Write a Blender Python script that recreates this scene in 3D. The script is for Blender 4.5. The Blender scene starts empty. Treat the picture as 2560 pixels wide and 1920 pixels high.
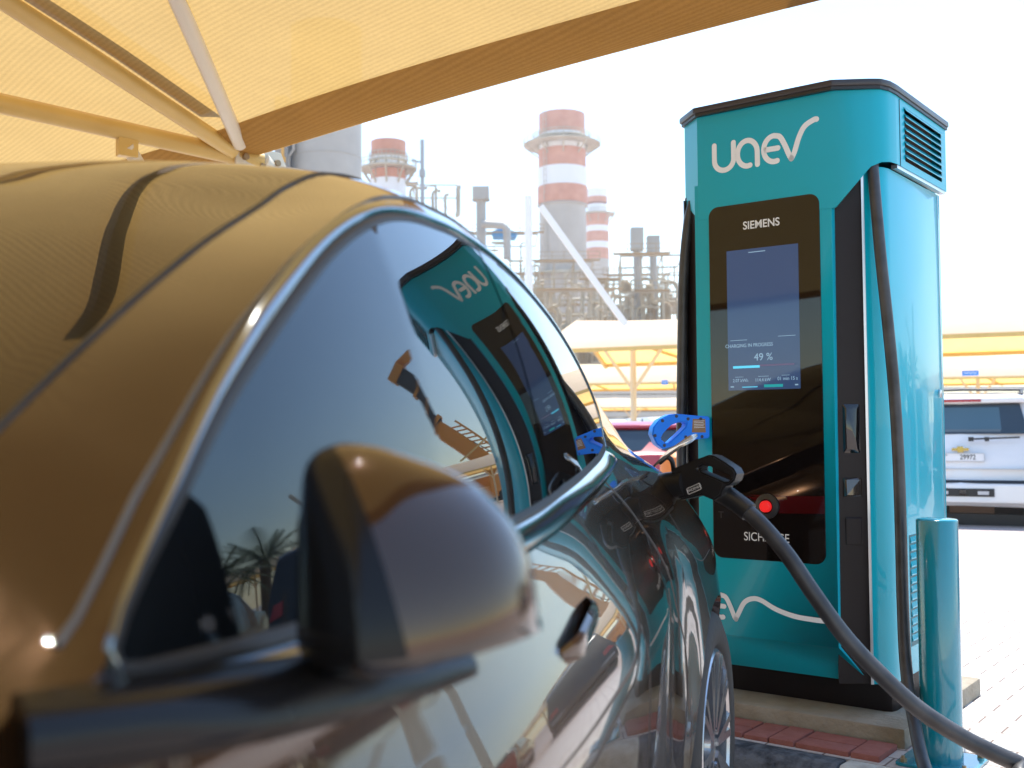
import bpy, bmesh, math, random
import numpy as np
from mathutils import Vector, Matrix
random.seed(7)
C = bpy.context.scene.collection
S = 1.1
HC = 1.067
# ------------------------------------------------------------------ camera
PITCH, ROLL = math.radians(2.3), math.radians(0.44)
_f = Vector((0, math.cos(PITCH), math.sin(PITCH)))
_u = Vector((0, -math.sin(PITCH), math.cos(PITCH)))
_r = Vector((1, 0, 0))
_R = _r*math.cos(ROLL) - _u*math.sin(ROLL)
_U = _u*math.cos(ROLL) + _r*math.sin(ROLL)
cd = bpy.data.cameras.new('camera')
cam = bpy.data.objects.new('camera', cd); C.objects.link(cam)
m = Matrix((_R, _U, -_f)).transposed().to_4x4(); m.translation = (0, 0, HC)
cam.matrix_world = m
cd.sensor_width = 36; cd.lens = 38.54; cd.clip_start = 0.02; cd.clip_end = 6000
cd.dof.use_dof = True; cd.dof.focus_distance = 3.7; cd.dof.aperture_fstop = 4.6
bpy.context.scene.camera = cam
# ------------------------------------------------------------------ light
SUN_AZ, SUN_EL = math.radians(18), math.radians(69)
w = bpy.data.worlds.new('World'); bpy.context.scene.world = w; w.use_nodes = True
wn = w.node_tree; bg = wn.nodes['Background']
sky = wn.nodes.new('ShaderNodeTexSky'); sky.sky_type = 'NISHITA'; sky.sun_disc = False
sky.sun_elevation = SUN_EL; sky.sun_rotation = SUN_AZ
sky.dust_density = 0.0; sky.air_density = 1.35; sky.ozone_density = 4.0
wn.links.new(sky.outputs[0], bg.inputs[0]); bg.inputs[1].default_value = 0.15
sl = bpy.data.lights.new('sun', 'SUN'); sun = bpy.data.objects.new('sun', sl); C.objects.link(sun)
sl.energy = 4.0; sl.angle = math.radians(0.55); sl.color = (1, .95, .87)
sd = Vector((math.sin(SUN_AZ)*math.cos(SUN_EL), math.cos(SUN_AZ)*math.cos(SUN_EL), math.sin(SUN_EL)))
sun.rotation_euler = sd.to_track_quat('Z', 'Y').to_euler(); sun.location = sd*60
vs = bpy.context.scene.view_settings
vs.view_transform = 'Standard'; vs.look = 'None'; vs.gamma = 1; vs.exposure = 1.25
bpy.context.scene.cycles.max_bounces = 10
# ------------------------------------------------------------------ materials
MATS = {}
def mat(name, col, rough=.5, metal=0., coat=0., coat_rough=.03, ior=1.5, noise=None, bump=None, emit=None, coat_ior=1.5, spec=.5, tint=None, wave=None):
    """noise=(scale, amount, second colour); bump=(scale, strength)"""
    if name in MATS: return MATS[name]
    M = bpy.data.materials.new(name); M.use_nodes = True
    nt = M.node_tree; b = nt.nodes['Principled BSDF']
    b.inputs['Base Color'].default_value = (*col, 1)
    b.inputs['Roughness'].default_value = rough; b.inputs['Metallic'].default_value = metal
    b.inputs['Coat Weight'].default_value = coat; b.inputs['Coat Roughness'].default_value = coat_rough
    b.inputs['Coat IOR'].default_value = coat_ior
    b.inputs['IOR'].default_value = ior; b.inputs['Specular IOR Level'].default_value = spec
    if tint: b.inputs['Specular Tint'].default_value = (*tint, 1)
    tc = nt.nodes.new('ShaderNodeTexCoord')
    if wave:        # slightly uneven sheet metal
        n4 = nt.nodes.new('ShaderNodeTexNoise'); n4.inputs['Scale'].default_value = wave[0]; n4.inputs['Detail'].default_value = 1
        nt.links.new(tc.outputs['Object'], n4.inputs['Vector']); b4 = nt.nodes.new('ShaderNodeBump'); b4.inputs['Strength'].default_value = wave[1]; b4.inputs['Distance'].default_value = .02
        nt.links.new(n4.outputs['Fac'], b4.inputs['Height']); nt.links.new(b4.outputs[0], b.inputs['Normal']); nt.links.new(b4.outputs[0], b.inputs['Coat Normal'])
    if noise:
        n = nt.nodes.new('ShaderNodeTexNoise'); n.inputs['Scale'].default_value = noise[0]; n.inputs['Detail'].default_value = 6
        nt.links.new(tc.outputs['Object'], n.inputs['Vector'])
        cr = nt.nodes.new('ShaderNodeValToRGB'); cr.color_ramp.elements[0].position = .5-noise[1]; cr.color_ramp.elements[1].position = .5+noise[1]
        cr.color_ramp.elements[0].color = (*col, 1); cr.color_ramp.elements[1].color = (*noise[2], 1)
        nt.links.new(n.outputs['Fac'], cr.inputs[0]); nt.links.new(cr.outputs[0], b.inputs['Base Color'])
    if bump:
        n2 = nt.nodes.new('ShaderNodeTexNoise'); n2.inputs['Scale'].default_value = bump[0]; n2.inputs['Detail'].default_value = 5
        nt.links.new(tc.outputs['Object'], n2.inputs['Vector'])
        bp = nt.nodes.new('ShaderNodeBump'); bp.inputs['Strength'].default_value = bump[1]; bp.inputs['Distance'].default_value = .01
        nt.links.new(n2.outputs['Fac'], bp.inputs['Height']); nt.links.new(bp.outputs[0], b.inputs['Normal'])
    if emit:
        b.inputs['Emission Color'].default_value = (*emit[0], 1); b.inputs['Emission Strength'].default_value = emit[1]
    MATS[name] = M; return M
def fabric(name, col, trans, hole, sun_hole_scale=900.):
    """woven shade net: reflects, lets light glow through, and is partly open between its threads"""
    M = bpy.data.materials.new(name); M.use_nodes = True; nt = M.node_tree
    for n in list(nt.nodes):
        if n.type != 'OUTPUT_MATERIAL': nt.nodes.remove(n)
    out = nt.nodes['Material Output']; L = nt.links
    tc = nt.nodes.new('ShaderNodeTexCoord')
    wv = nt.nodes.new('ShaderNodeTexWave'); wv.inputs['Scale'].default_value = 20; wv.inputs['Distortion'].default_value = .6; wv.inputs['Detail'].default_value = 2; wv.inputs['Detail Scale'].default_value = 6
    wv.bands_direction = 'DIAGONAL'
    L.new(tc.outputs['Object'], wv.inputs['Vector'])
    nz = nt.nodes.new('ShaderNodeTexNoise'); nz.inputs['Scale'].default_value = 2.2; nz.inputs['Detail'].default_value = 9; nz.inputs['Roughness'].default_value = .7
    L.new(tc.outputs['Object'], nz.inputs['Vector'])
    n3 = nt.nodes.new('ShaderNodeTexNoise'); n3.inputs['Scale'].default_value = 90; n3.inputs['Detail'].default_value = 2
    L.new(tc.outputs['Object'], n3.inputs['Vector'])
    ad = nt.nodes.new('ShaderNodeMath'); ad.operation = 'MULTIPLY_ADD'; ad.inputs[1].default_value = .55
    L.new(wv.outputs['Fac'], ad.inputs[0]); L.new(n3.outputs['Fac'], ad.inputs[2])
    a2 = nt.nodes.new('ShaderNodeMath'); a2.operation = 'ADD'; L.new(ad.outputs[0], a2.inputs[0]); L.new(nz.outputs['Fac'], a2.inputs[1])
    mr = nt.nodes.new('ShaderNodeMapRange'); mr.inputs[1].default_value = .8; mr.inputs[2].default_value = 1.8; mr.inputs[3].default_value = .86; mr.inputs[4].default_value = 1.12
    L.new(a2.outputs[0], mr.inputs[0])
    def tint(c):
        v = nt.nodes.new('ShaderNodeVectorMath'); v.operation = 'SCALE'; v.inputs[0].default_value = c
        L.new(mr.outputs[0], v.inputs['Scale']); return v.outputs[0]
    d = nt.nodes.new('ShaderNodeBsdfDiffuse'); L.new(tint(col), d.inputs[0])
    t = nt.nodes.new('ShaderNodeBsdfTranslucent'); L.new(tint(trans), t.inputs[0])
    x = nt.nodes.new('ShaderNodeMixShader'); x.inputs[0].default_value = .55; L.new(d.outputs[0], x.inputs[1]); L.new(t.outputs[0], x.inputs[2])
    tr = nt.nodes.new('ShaderNodeBsdfTransparent'); y = nt.nodes.new('ShaderNodeMixShader'); y.inputs[0].default_value = hole
    L.new(x.outputs[0], y.inputs[1]); L.new(tr.outputs[0], y.inputs[2]); L.new(y.outputs[0], out.inputs[0])
    MATS[name] = M; return M
TEAL = mat('teal paint', (.0, .335, .43), .32, coat=.12, coat_rough=.04, spec=.3)
TEALS = mat('teal sheet metal', (.0, .36, .47), .3, coat=.5, coat_rough=.02, spec=.2, wave=(2.6, .22))
DARK = mat('dark brown plastic', (.012, .0075, .0075), .45, bump=(900, .03), spec=.25)
BLACKGL = mat('black display glass', (.004, .003, .003), .02, ior=1.54)
CAPM = mat('anthracite cap', (.03, .025, .027), .35)
RUB = mat('black cable rubber', (.018, .018, .02), .42, noise=(14, .18, (.05, .05, .052)), bump=(160, .05))
RUBW = mat('worn cable rubber', (.03, .03, .03), .5, noise=(9, .10, (.20, .19, .18)), bump=(90, .15))
WHITE = mat('white vinyl', (.74, .78, .80), .45)
STEEL = mat('grey steel edge', (.6, .6, .62), .3, metal=.9)
PAINT = mat('bronze grey car paint', (.050, .025, .0115), .24, metal=.7, coat=1., coat_rough=.012, coat_ior=1.5, spec=.12)
CARGL = mat('privacy glass', (.006, .007, .008), .012, ior=1.56, tint=(.74, .89, 1.))
SCRGL = mat('windscreen glass', (.010, .007, .005), .012, ior=1.6, tint=(1., .74, .5))
CHROME = mat('dark satin chrome', (.28, .30, .32), .12, metal=1.)
PIANO = mat('gloss black plastic', (.006, .006, .007), .06, coat=.5)
BLKPL = mat('black plastic', (.012, .012, .013), .42, bump=(700, .05))
TYRE = mat('tyre rubber', (.016, .016, .016), .7, bump=(60, .2))
ALLOY = mat('alloy rim', (.42, .43, .45), .25, metal=.9)
RED = mat('glowing red plastic', (.6, .01, .01), .3, emit=((.8, .02, .02), .25))  # faint red emission on top of the base colour
BLUE = mat('blue plastic', (.0, .19, .85), .4, spec=.25)
# ------------------------------------------------------------------ mesh helpers
def link(o, parent=None):
    C.objects.link(o)
    if parent is not None: o.parent = parent
    return o
def tag(o, label=None, cat=None, group=None, kind=None):
    if label: o['label'] = label
    if cat: o['category'] = cat
    if group: o['group'] = group
    if kind: o['kind'] = kind
    return o
def empty(name, loc, rz=0, label=None, cat=None, group=None):
    o = bpy.data.objects.new(name, None); o.location = loc; o.rotation_euler = (0, 0, rz); o.empty_display_size = .1
    C.objects.link(o); return tag(o, label, cat, group)
class MB:
    def __init__(s): s.v = []; s.f = []; s.m = []; s.mi = 0
    def add(s, vs, fs):
        k = len(s.v); s.v += [tuple(x) for x in vs]
        for f in fs: s.f.append(tuple(i+k for i in f)); s.m.append(s.mi)
        return s
    def box(s, c, d, rz=0, M=None):
        vs = [Vector((x*d[0]/2, y*d[1]/2, z*d[2]/2)) for x in (-1, 1) for y in (-1, 1) for z in (-1, 1)]
        R = M if M is not None else Matrix.Rotation(rz, 3, 'Z')
        vs = [R @ v + Vector(c) for v in vs]
        return s.add(vs, [(0, 1, 3, 2), (4, 6, 7, 5), (0, 4, 5, 1), (2, 3, 7, 6), (0, 2, 6, 4), (1, 5, 7, 3)])
    def bar(s, a, b, wd, ht=None, up=(0, 0, 1)):
        a, b = Vector(a), Vector(b); d = b-a; L = d.length; z = d.normalized(); ht = ht or wd
        x = Vector(up).cross(z)
        if x.length < 1e-3: x = Vector((1, 0, 0)).cross(z)
        x.normalize(); y = z.cross(x)
        return s.box((a+b)/2, (wd, ht, L), M=Matrix((x, y, z)).transposed())
    def tube(s, pts, r, n=10, caps=True, closed=False):
        P = [Vector(p) for p in pts]; N = len(P); rr = r if isinstance(r, (list, tuple)) else [r]*N
        T = []
        for i in range(N):
            t = (P[(i+1) % N]-P[i-1]) if closed else (P[min(i+1, N-1)]-P[max(i-1, 0)])
            T.append(t.normalized())
        u = T[0].orthogonal().normalized(); vs = []
        for i in range(N):
            u = (u - T[i]*u.dot(T[i])).normalized(); v = T[i].cross(u)
            for k in range(n):
                an = 2*math.pi*k/n; vs.append(P[i]+(u*math.cos(an)+v*math.sin(an))*rr[i])
        fs = []
        for i in range(N if closed else N-1):
            j = (i+1) % N
            for k in range(n): fs.append((i*n+k, i*n+(k+1) % n, j*n+(k+1) % n, j*n+k))
        if caps and not closed: fs += [tuple(range(n))[::-1], tuple((N-1)*n+k for k in range(n))]
        return s.add(vs, fs)
    def cyl(s, a, b, r, n=16, r2=None): return s.tube([a, b], [r, r if r2 is None else r2], n)
    def lathe(s, prof, o=(0, 0, 0), n=32, ax='Z', mats=None):
        vs = []; o = Vector(o)
        for (r, z) in prof:
            for k in range(n):
                an = 2*math.pi*k/n; c, q = r*math.cos(an), r*math.sin(an)
                vs.append(o+Vector((c, q, z) if ax == 'Z' else (z, c, q) if ax == 'X' else (c, z, q)))
        k0 = len(s.v); s.v += [tuple(v) for v in vs]
        for i in range(len(prof)-1):
            for k in range(n):
                s.f.append((k0+i*n+k, k0+i*n+(k+1) % n, k0+(i+1)*n+(k+1) % n, k0+(i+1)*n+k)); s.m.append(mats[i] if mats else s.mi)
        return s
    def prism(s, poly, z0, z1, M=None):
        """poly: list of (x, y); extruded z0..z1"""
        n = len(poly); vs = [Vector((x, y, z0)) for x, y in poly]+[Vector((x, y, z1)) for x, y in poly]
        if M is not None: vs = [M @ v for v in vs]
        return s.add(vs, [tuple(range(n))[::-1], tuple(range(n, 2*n))]+[(i, (i+1) % n, n+(i+1) % n, n+i) for i in range(n)])
    def grid(s, rows, close=False):
        n = len(rows[0]); k = len(s.v)
        for r in rows: s.v += [tuple(p) for p in r]
        for i in range(len(rows)-1):
            for j in range(n if close else n-1):
                s.f.append((k+i*n+j, k+i*n+(j+1) % n, k+(i+1)*n+(j+1) % n, k+(i+1)*n+j)); s.m.append(s.mi)
        return s
    def build(s, name, mats, parent=None, smooth=None, bevel=0, seg=2, recalc=True, merge=0):
        me = bpy.data.meshes.new(name)
        bm = bmesh.new(); vv = [bm.verts.new(p) for p in s.v]
        for f, mi in zip(s.f, s.m):
            try: q = bm.faces.new([vv[i] for i in f]); q.material_index = mi
            except ValueError: pass
        if merge:
            bmesh.ops.remove_doubles(bm, verts=bm.verts, dist=merge)
            bmesh.ops.dissolve_degenerate(bm, edges=bm.edges, dist=merge*.5)
        if recalc: bmesh.ops.recalc_face_normals(bm, faces=bm.faces)
        if bevel:
            es = [e for e in bm.edges if len(e.link_faces) == 2 and e.calc_face_angle(0) > .5]
            bmesh.ops.bevel(bm, geom=es, offset=bevel, segments=seg, affect='EDGES', profile=.6, clamp_overlap=True)
        bm.to_mesh(me); bm.free()
        for M in (mats if isinstance(mats, (list, tuple)) else [mats]): me.materials.append(M)
        if smooth:
            for p in me.polygons: p.use_smooth = True
            me.set_sharp_from_angle(angle=math.radians(smooth))
        return link(bpy.data.objects.new(name, me), parent)
def text(name, s, size, M, mat_, parent, extrude=.0008, sx=1., bold=0):
    cu = bpy.data.curves.new(name, 'FONT'); cu.body = s; cu.size = size; cu.align_x = 'CENTER'; cu.align_y = 'CENTER'; cu.extrude = extrude
    if bold: cu.offset = bold
    tmp = bpy.data.objects.new('tmp_text', cu); C.objects.link(tmp)
    bpy.context.view_layer.update()
    me = bpy.data.meshes.new_from_object(tmp.evaluated_get(bpy.context.evaluated_depsgraph_get()))
    bpy.data.objects.remove(tmp); bpy.data.curves.remove(cu)
    me.transform(M @ Matrix.Diagonal((sx, 1, 1, 1))); me.materials.clear(); me.materials.append(mat_)
    return link(bpy.data.objects.new(name, me), parent)
def pchip(xs, ys):
    xs = np.array(xs, float); ys = np.array(ys, float); h = np.diff(xs); d = np.diff(ys)/h
    m = np.zeros(len(xs)); m[0] = d[0]; m[-1] = d[-1]
    for i in range(1, len(xs)-1):
        if d[i-1]*d[i] > 0:
            w1, w2 = 2*h[i]+h[i-1], h[i]+2*h[i-1]; m[i] = (w1+w2)/(w1/d[i-1]+w2/d[i])
    def f(x):
        x = min(max(x, xs[0]), xs[-1]); i = min(max(int(np.searchsorted(xs, x))-1, 0), len(xs)-2)
        t = (x-xs[i])/h[i]
        return float((1+2*t)*(1-t)**2*ys[i]+t*(1-t)**2*h[i]*m[i]+t*t*(3-2*t)*ys[i+1]+t*t*(t-1)*h[i]*m[i+1])
    return f
def catmull(P, n):
    """centripetal-ish Catmull-Rom through a list of Vectors, n steps a span"""
    out = []; N = len(P)
    for i in range(N-1):
        p0 = P[i-1] if i else P[0]*2-P[1]; p1, p2 = P[i], P[i+1]; p3 = P[i+2] if i+2 < N else P[-1]*2-P[-2]
        for k in range(n):
            t = k/n
            out.append(.5*((2*p1)+(p2-p0)*t+(2*p0-5*p1+4*p2-p3)*t*t+(3*p1-p0-3*p2+p3)*t**3))
    out.append(P[-1]); return out
def V(*a): return Vector(a)
def at(px, py, D):
    """point seen at photo position (px, py) of a 2212 px wide view, D metres ahead"""
    d = _f + _R*((px-1106)/2368) + _U*((829.5-py)/2368); d = d*(D/d.y); return V(d.x, d.y, HC+d.z)

#@@ GROUND
D1 = V(-.7925, .6099, 0); D2 = V(.6099, .7925, 0)
ROTC = -math.radians(37.585)
PC = V(1.3211, 3.8588, HC-.91*S)      # front right corner of the charger's base, on the slab
def chp(u, v, z): return PC + (-D1*u + D2*v)*S + V(0, 0, z*S)   # right, back, up of that corner
def brickmat(name, c1, c2, mortar, scale, bump, rough=.85, msize=.012):
    M = bpy.data.materials.new(name); M.use_nodes = True; nt = M.node_tree; b = nt.nodes['Principled BSDF']; L = nt.links
    tc = nt.nodes.new('ShaderNodeTexCoord'); br = nt.nodes.new('ShaderNodeTexBrick')
    mp = nt.nodes.new('ShaderNodeMapping'); L.new(tc.outputs['Object'], mp.inputs[0]); L.new(mp.outputs[0], br.inputs['Vector'])
    br.inputs['Scale'].default_value = 1; br.inputs['Brick Width'].default_value = scale[0]; br.inputs['Row Height'].default_value = scale[1]
    br.inputs['Mortar Size'].default_value = msize*.25; br.inputs['Mortar Smooth'].default_value = .3; br.inputs['Bias'].default_value = 0
    br.inputs['Color1'].default_value = (*c1, 1); br.inputs['Color2'].default_value = (*c2, 1); br.inputs['Mortar'].default_value = (*mortar, 1)
    nz = nt.nodes.new('ShaderNodeTexNoise'); nz.inputs['Scale'].default_value = 9; nz.inputs['Detail'].default_value = 9; nz.inputs['Roughness'].default_value = .7
    L.new(tc.outputs['Object'], nz.inputs[0])
    mr = nt.nodes.new('ShaderNodeMapRange'); mr.inputs[3].default_value = .65; mr.inputs[4].default_value = 1.3; L.new(nz.outputs['Fac'], mr.inputs[0])
    v = nt.nodes.new('ShaderNodeVectorMath'); v.operation = 'SCALE'; L.new(br.outputs['Color'], v.inputs[0]); L.new(mr.outputs[0], v.inputs['Scale']); L.new(v.outputs[0], b.inputs['Base Color'])
    b.inputs['Roughness'].default_value = rough
    n2 = nt.nodes.new('ShaderNodeTexNoise'); n2.inputs['Scale'].default_value = 260; L.new(tc.outputs['Object'], n2.inputs[0])
    sb = nt.nodes.new('ShaderNodeMath'); sb.operation = 'MULTIPLY_ADD'; sb.inputs[1].default_value = .25; L.new(n2.outputs['Fac'], sb.inputs[0])
    iv = nt.nodes.new('ShaderNodeMath'); iv.operation = 'SUBTRACT'; iv.inputs[0].default_value = 1; L.new(br.outputs['Fac'], iv.inputs[1]); L.new(iv.outputs[0], sb.inputs[2])
    bp = nt.nodes.new('ShaderNodeBump'); bp.inputs['Strength'].default_value = bump; bp.inputs['Distance'].default_value = .008
    L.new(sb.outputs[0], bp.inputs['Height']); L.new(bp.outputs[0], b.inputs['Normal'])
    MATS[name] = M; return M
ROADZ = -.12
PINKPV = brickmat('pink block paving', (.42, .24, .20), (.36, .19, .16), (.2, .13, .11), (.2, .1), .5)
ROADM = brickmat('worn pinkish block paving', (.50, .42, .38), (.45, .37, .33), (.2, .15, .13), (.2, .1), .5)
PALEPV = brickmat('pale block paving', (.56, .52, .48), (.48, .42, .38), (.19, .14, .115), (.2, .1), .6, msize=.017)
REDPV = mat('red paver', (.28, .085, .06), .9, noise=(30, .25, (.36, .13, .10)), bump=(220, .5))
def ground_obj(name, poly, z, M, th=0):
    b = MB(); b.prism([(x, y) for x, y in poly], z-.5, z) if th else b.add([(x, y, z) for x, y in poly], [tuple(range(len(poly)))])
    o = b.build(name, M, recalc=bool(th)); tag(o, kind='structure'); o.location = PC*1; o.location.z = 0; o.rotation_euler = (0, 0, ROTC); return o
# local frame of these: x = along the charger front to the right, y = back ; metres from PC
b = MB()
xs = [-2500, -60, -20, 20, 60, 2500]; ys = [-2500, -60, -10, 5.2, 8.5, 60, 2500]; zs = [ROADZ-.01]*7
for j in range(len(ys)-1):
    b.grid([[(x, ys[j], zs[j]) for x in xs], [(x, ys[j+1], zs[j+1]) for x in xs]])
o = b.build('road', ROADM, merge=.001); tag(o, kind='structure'); o.location = (PC.x, PC.y, 0); o.rotation_euler = (0, 0, ROTC)
KV = -.36*S     # back line of the kerb
o = MB().prism([(-14, KV), (14, KV), (14, 5.0), (-14, 5.0)], -.4, 0).build('pavement', PALEPV); tag(o, kind='structure'); o.location = (PC.x, PC.y, 0); o.rotation_euler = (0, 0, ROTC)
# kerb stones, black and pale in turn
KB = mat('black kerb paint', (.022, .023, .028), .75, noise=(22, .12, (.12, .12, .125)), bump=(90, .6))
KW = mat('pale kerb paint', (.62, .60, .52), .8, noise=(16, .2, (.42, .38, .32)), bump=(90, .5))
def kerb(x0, x1, M, lbl):
    b = MB(); y1, y0 = KV-.003, KV-.135
    prof = [(y1, -.45), (y1, .002), (y0+.05, .004), (y0+.012, -.022), (y0, -.055), (y0, -.45)]
    n = len(prof); b.add([(x0, y, z) for y, z in prof]+[(x1, y, z) for y, z in prof], [tuple(range(n)), tuple(range(n, 2*n))[::-1]]+[(i, n+i, n+(i+1) % n, (i+1) % n) for i in range(n)])
    o = b.build('kerb_stone', M, bevel=.01, smooth=40); o.location = (PC.x, PC.y, 0); o.rotation_euler = (0, 0, ROTC); tag(o, lbl, 'kerb', 'kerb stones along the parking bay'); return o
x = -.02*S
kerb(-1.24, -.018, KB, 'black painted kerb stone in front of the red pavers beside the rear wheel')
kerb(-.012, 1.1, KW, 'pale painted kerb stone beside the foot of the teal bollard')
kerb(-2.4, -1.246, KW, 'pale painted kerb stone behind the rear bumper of the car')
kerb(-3.6, -2.406, KB, 'black painted kerb stone on the far side of the car')
# red pavers laid in front of the slab
b = MB(); pv = [(.0735, -.255, .085, .172)]
for (u0, v0, du, dv) in [(-.018, -.345, .091, .165)]: b.box(((u0+du/2)*S, (v0+dv/2)*S, .004), (du*S-.006, dv*S-.006, .03))
k = -.018
pat = [(.17, .085, 2), (.085, .172, 1), (.085, .172, 1)]
i = 0
while k > -1.6:
    wd, dp, n = pat[i % 3]; i += 1
    for q in range(n): b.box(((k-wd/2)*S, (-.345+dp*(q+.5))*S, .002+random.uniform(-.002, .003)), (wd*S-.006, dp*S-.006, .03))
    k -= wd
o = b.build('red_paving', REDPV, bevel=.006, smooth=40); tag(o, kind='structure'); o.location = (PC.x, PC.y, 0); o.rotation_euler = (0, 0, ROTC)
# concrete slab under the charger
CONC = mat('slab concrete', (.36, .32, .25), .9, noise=(7, .25, (.22, .17, .11)), bump=(60, .55))
b = MB().box(((-.30)*S, .25*S, -.05), ((.087+.69)*S, (.168+.67)*S, .116*2-.0)); o = b.build('concrete_slab', CONC, bevel=.012, smooth=40)
o.location = (PC.x, PC.y, 0); o.rotation_euler = (0, 0, ROTC)
tag(o, 'low stained concrete slab under the teal charging station', 'concrete slab')

#@@ CHARGER
ch = empty('charging_station', PC, ROTC, 'tall teal electric car charging station with black glass screen front and side louvres', 'charging station')
def sc(*p): return tuple(x*S for x in p)
MB().prism([sc(*p) for p in [(-.64, .03), (-.61, 0), (-.03, 0), (-.008, .008), (0, .03), (0, .52), (-.64, .52)]], 0, .098*S).build('plinth', DARK, ch, smooth=35, bevel=.003)
# cabinet core (sides), pillars rounded to the chamfers
core = [(-.66, .54), (-.66, .02), (-.648, -.012), (-.625, -.035), (-.62, 0.0), (-.03, 0.0), (-.04, -.085), (-.005, -.058), (.012, -.03), (.02, .0), (.02, .54)]
MB().prism([sc(*p) for p in core], .1*S, 1.735*S).build('cabinet', TEALS, ch, smooth=40, bevel=.002)
# front panel: one flush sheet, kicked back at the foot
PV = -.15
def panel():
    b = MB(); ol = [(-.60, .215), (-.60, 1.60), (-.115, 1.60), (-.118, .215)]
    t = .03
    pts = [(-.60, PV, .215), (-.118, PV, .215), (-.112, PV, 1.74), (-.60, PV, 1.74)]
    bk = [(x, y+t, z) for x, y, z in pts]
    b.add([sc(*p) for p in pts+bk], [(0, 1, 2, 3), (7, 6, 5, 4), (0, 4, 5, 1), (1, 5, 6, 2), (2, 6, 7, 3), (3, 7, 4, 0)])
    k0 = [(-.60, PV, .215), (-.118, PV, .215), (-.043, -.075, .1), (-.60, -.075, .1)]; k1 = [(x, y+t, z) for x, y, z in k0]
    b.add([sc(*p) for p in k0+k1], [(0, 3, 2, 1), (4, 5, 6, 7), (3, 7, 6, 2), (2, 6, 5, 1), (0, 4, 7, 3)])
    return b
panel().build('front_panel', TEAL, ch, merge=.0005, bevel=.004, smooth=30)
# dark chamfers holding the connectors
for sgn in (1, -1):
    def mx(u): return u if sgn > 0 else -.715-u
    P = [(-.125, -.135), (-.038, -.075), (-.055, -.04), (-.14, -.10)]
    P = [(mx(u), v) for u, v in P]
    MB().prism([sc(*p) for p in (P if sgn > 0 else P[::-1])], .1*S, 1.72*S).build('connector_bay', DARK, ch)
    P = [(-.040, -.0875), (-.0335, -.083), (-.0335, -.05), (-.040, -.05)]; P = [(mx(u), v) for u, v in P]
    MB().prism([sc(*p) for p in (P if sgn > 0 else P[::-1])], .1*S, 1.71*S).build('edge_trim', STEEL, ch)
def bayM(k, z, off=0.):
    """frame on the right chamfer: k along it 0..1 from the panel, x along, y up, z out"""
    a0, a1 = V(-.125, -.135, 0)*S, V(-.038, -.075, 0)*S; x = (a1-a0).normalized(); y = V(0, 0, 1); n = x.cross(y)
    p = a0+(a1-a0)*k+V(0, 0, z*S)+n*off
    M = Matrix((x, y, n)).transposed().to_4x4(); M.translation = p; return M
hp = MB()
hp.add([bayM(.5, 1.0).to_3x3() @ V(x, y, z)+bayM(.5, .90).translation for x, y, z in [(-.028, -.085, .001), (.03, -.085, .001), (.03, .085, .001), (-.028, .085, .001), (-.02, -.07, .012), (.022, -.07, .004), (.022, .07, .004), (-.02, .07, .012)]], [(0, 1, 5, 4), (1, 2, 6, 5), (2, 3, 7, 6), (3, 0, 4, 7), (4, 5, 6, 7)])
hp.build('connector_holster', PIANO, ch, bevel=.004, smooth=40)
cc = MB(); B = bayM(.5, .715); cc.add([B @ V(*p) for p in [(-.032, -.034, .001), (.034, -.034, .001), (.034, .034, .001), (-.032, .034, .001), (-.022, -.026, .02), (.026, -.026, .008), (.026, .026, .006), (-.022, .026, .012)]], [(0, 1, 5, 4), (1, 2, 6, 5), (2, 3, 7, 6), (3, 0, 4, 7), (4, 5, 6), (4, 6, 7)])
cc.build('card_reader', mat('smoked plastic', (.03, .024, .02), .12, coat=1.), ch)
cb = MB(); B = bayM(.5, .58); cb.add([B @ V(*p) for p in [(-.026, -.05, .001), (.03, -.05, .001), (.03, .045, .001), (-.026, .045, .001), (-.024, -.05, .004), (.028, -.05, .006), (.028, .04, .006), (-.024, .04, .004)]], [(0, 1, 5, 4), (1, 2, 6, 5), (2, 3, 7, 6), (3, 0, 4, 7), (4, 5, 6, 7)])
cb.build('socket_flap', DARK, ch, bevel=.002)
# header: chamfered hood with the louvred side
HP = [(-.675, .56), (-.675, -.075), (-.585, PV-.001), (-.10, PV-.001), (-.005, -.092), (.022, -.07), (.036, -.03), (.04, .02), (.04, .56)]
def header():
    # outline with its own lower edge heights: flares out of the panel
    zl = [1.745, 1.70, 1.62, 1.60, 1.728, 1.742, 1.748, 1.75, 1.75]
    n = len(HP); vs = [sc(u, v, z) for (u, v), z in zip(HP, zl)]+[sc(u, v, 1.975) for u, v in HP]
    f = [(i, (i+1) % n, n+(i+1) % n, n+i) for i in range(n) if i != 7]      # the louvred side is left open here
    b = MB().add(vs, f+[tuple(range(n, 2*n))])
    # underside as a ring to the cabinet
    inn = [sc(u*.97-.008, v*.9+.02, z+.012) for (u, v), z in zip(HP, zl)]
    k = len(b.v); b.v += inn
    for i in range(n):
        j = (i+1) % n; b.f.append((i, k+i, k+j, j)); b.m.append(0)
    # side frame round the louvre opening
    u = .04; o = [(.02, 1.75), (.56, 1.75), (.56, 1.975), (.02, 1.975)]; q = [(.105, 1.775), (.505, 1.775), (.505, 1.955), (.105, 1.955)]
    k = len(b.v); b.v += [sc(u, *p) for p in o+q]
    for i in range(4): b.f.append((k+i, k+(i+1) % 4, k+4+(i+1) % 4, k+4+i)); b.m.append(0)
    return b
header().build('header', TEAL, ch, smooth=32, recalc=True)
MB().box(sc(-.0, .305, 1.86), sc(.01, .41, .2)).build('vent_back', mat('brown filter mesh', (.09, .05, .04), .9, bump=(500, .6)), ch)
MB().box(sc(.028, .29, 1.745), sc(.02, .52, .012)).build('lower_trim', STEEL, ch)
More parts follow.
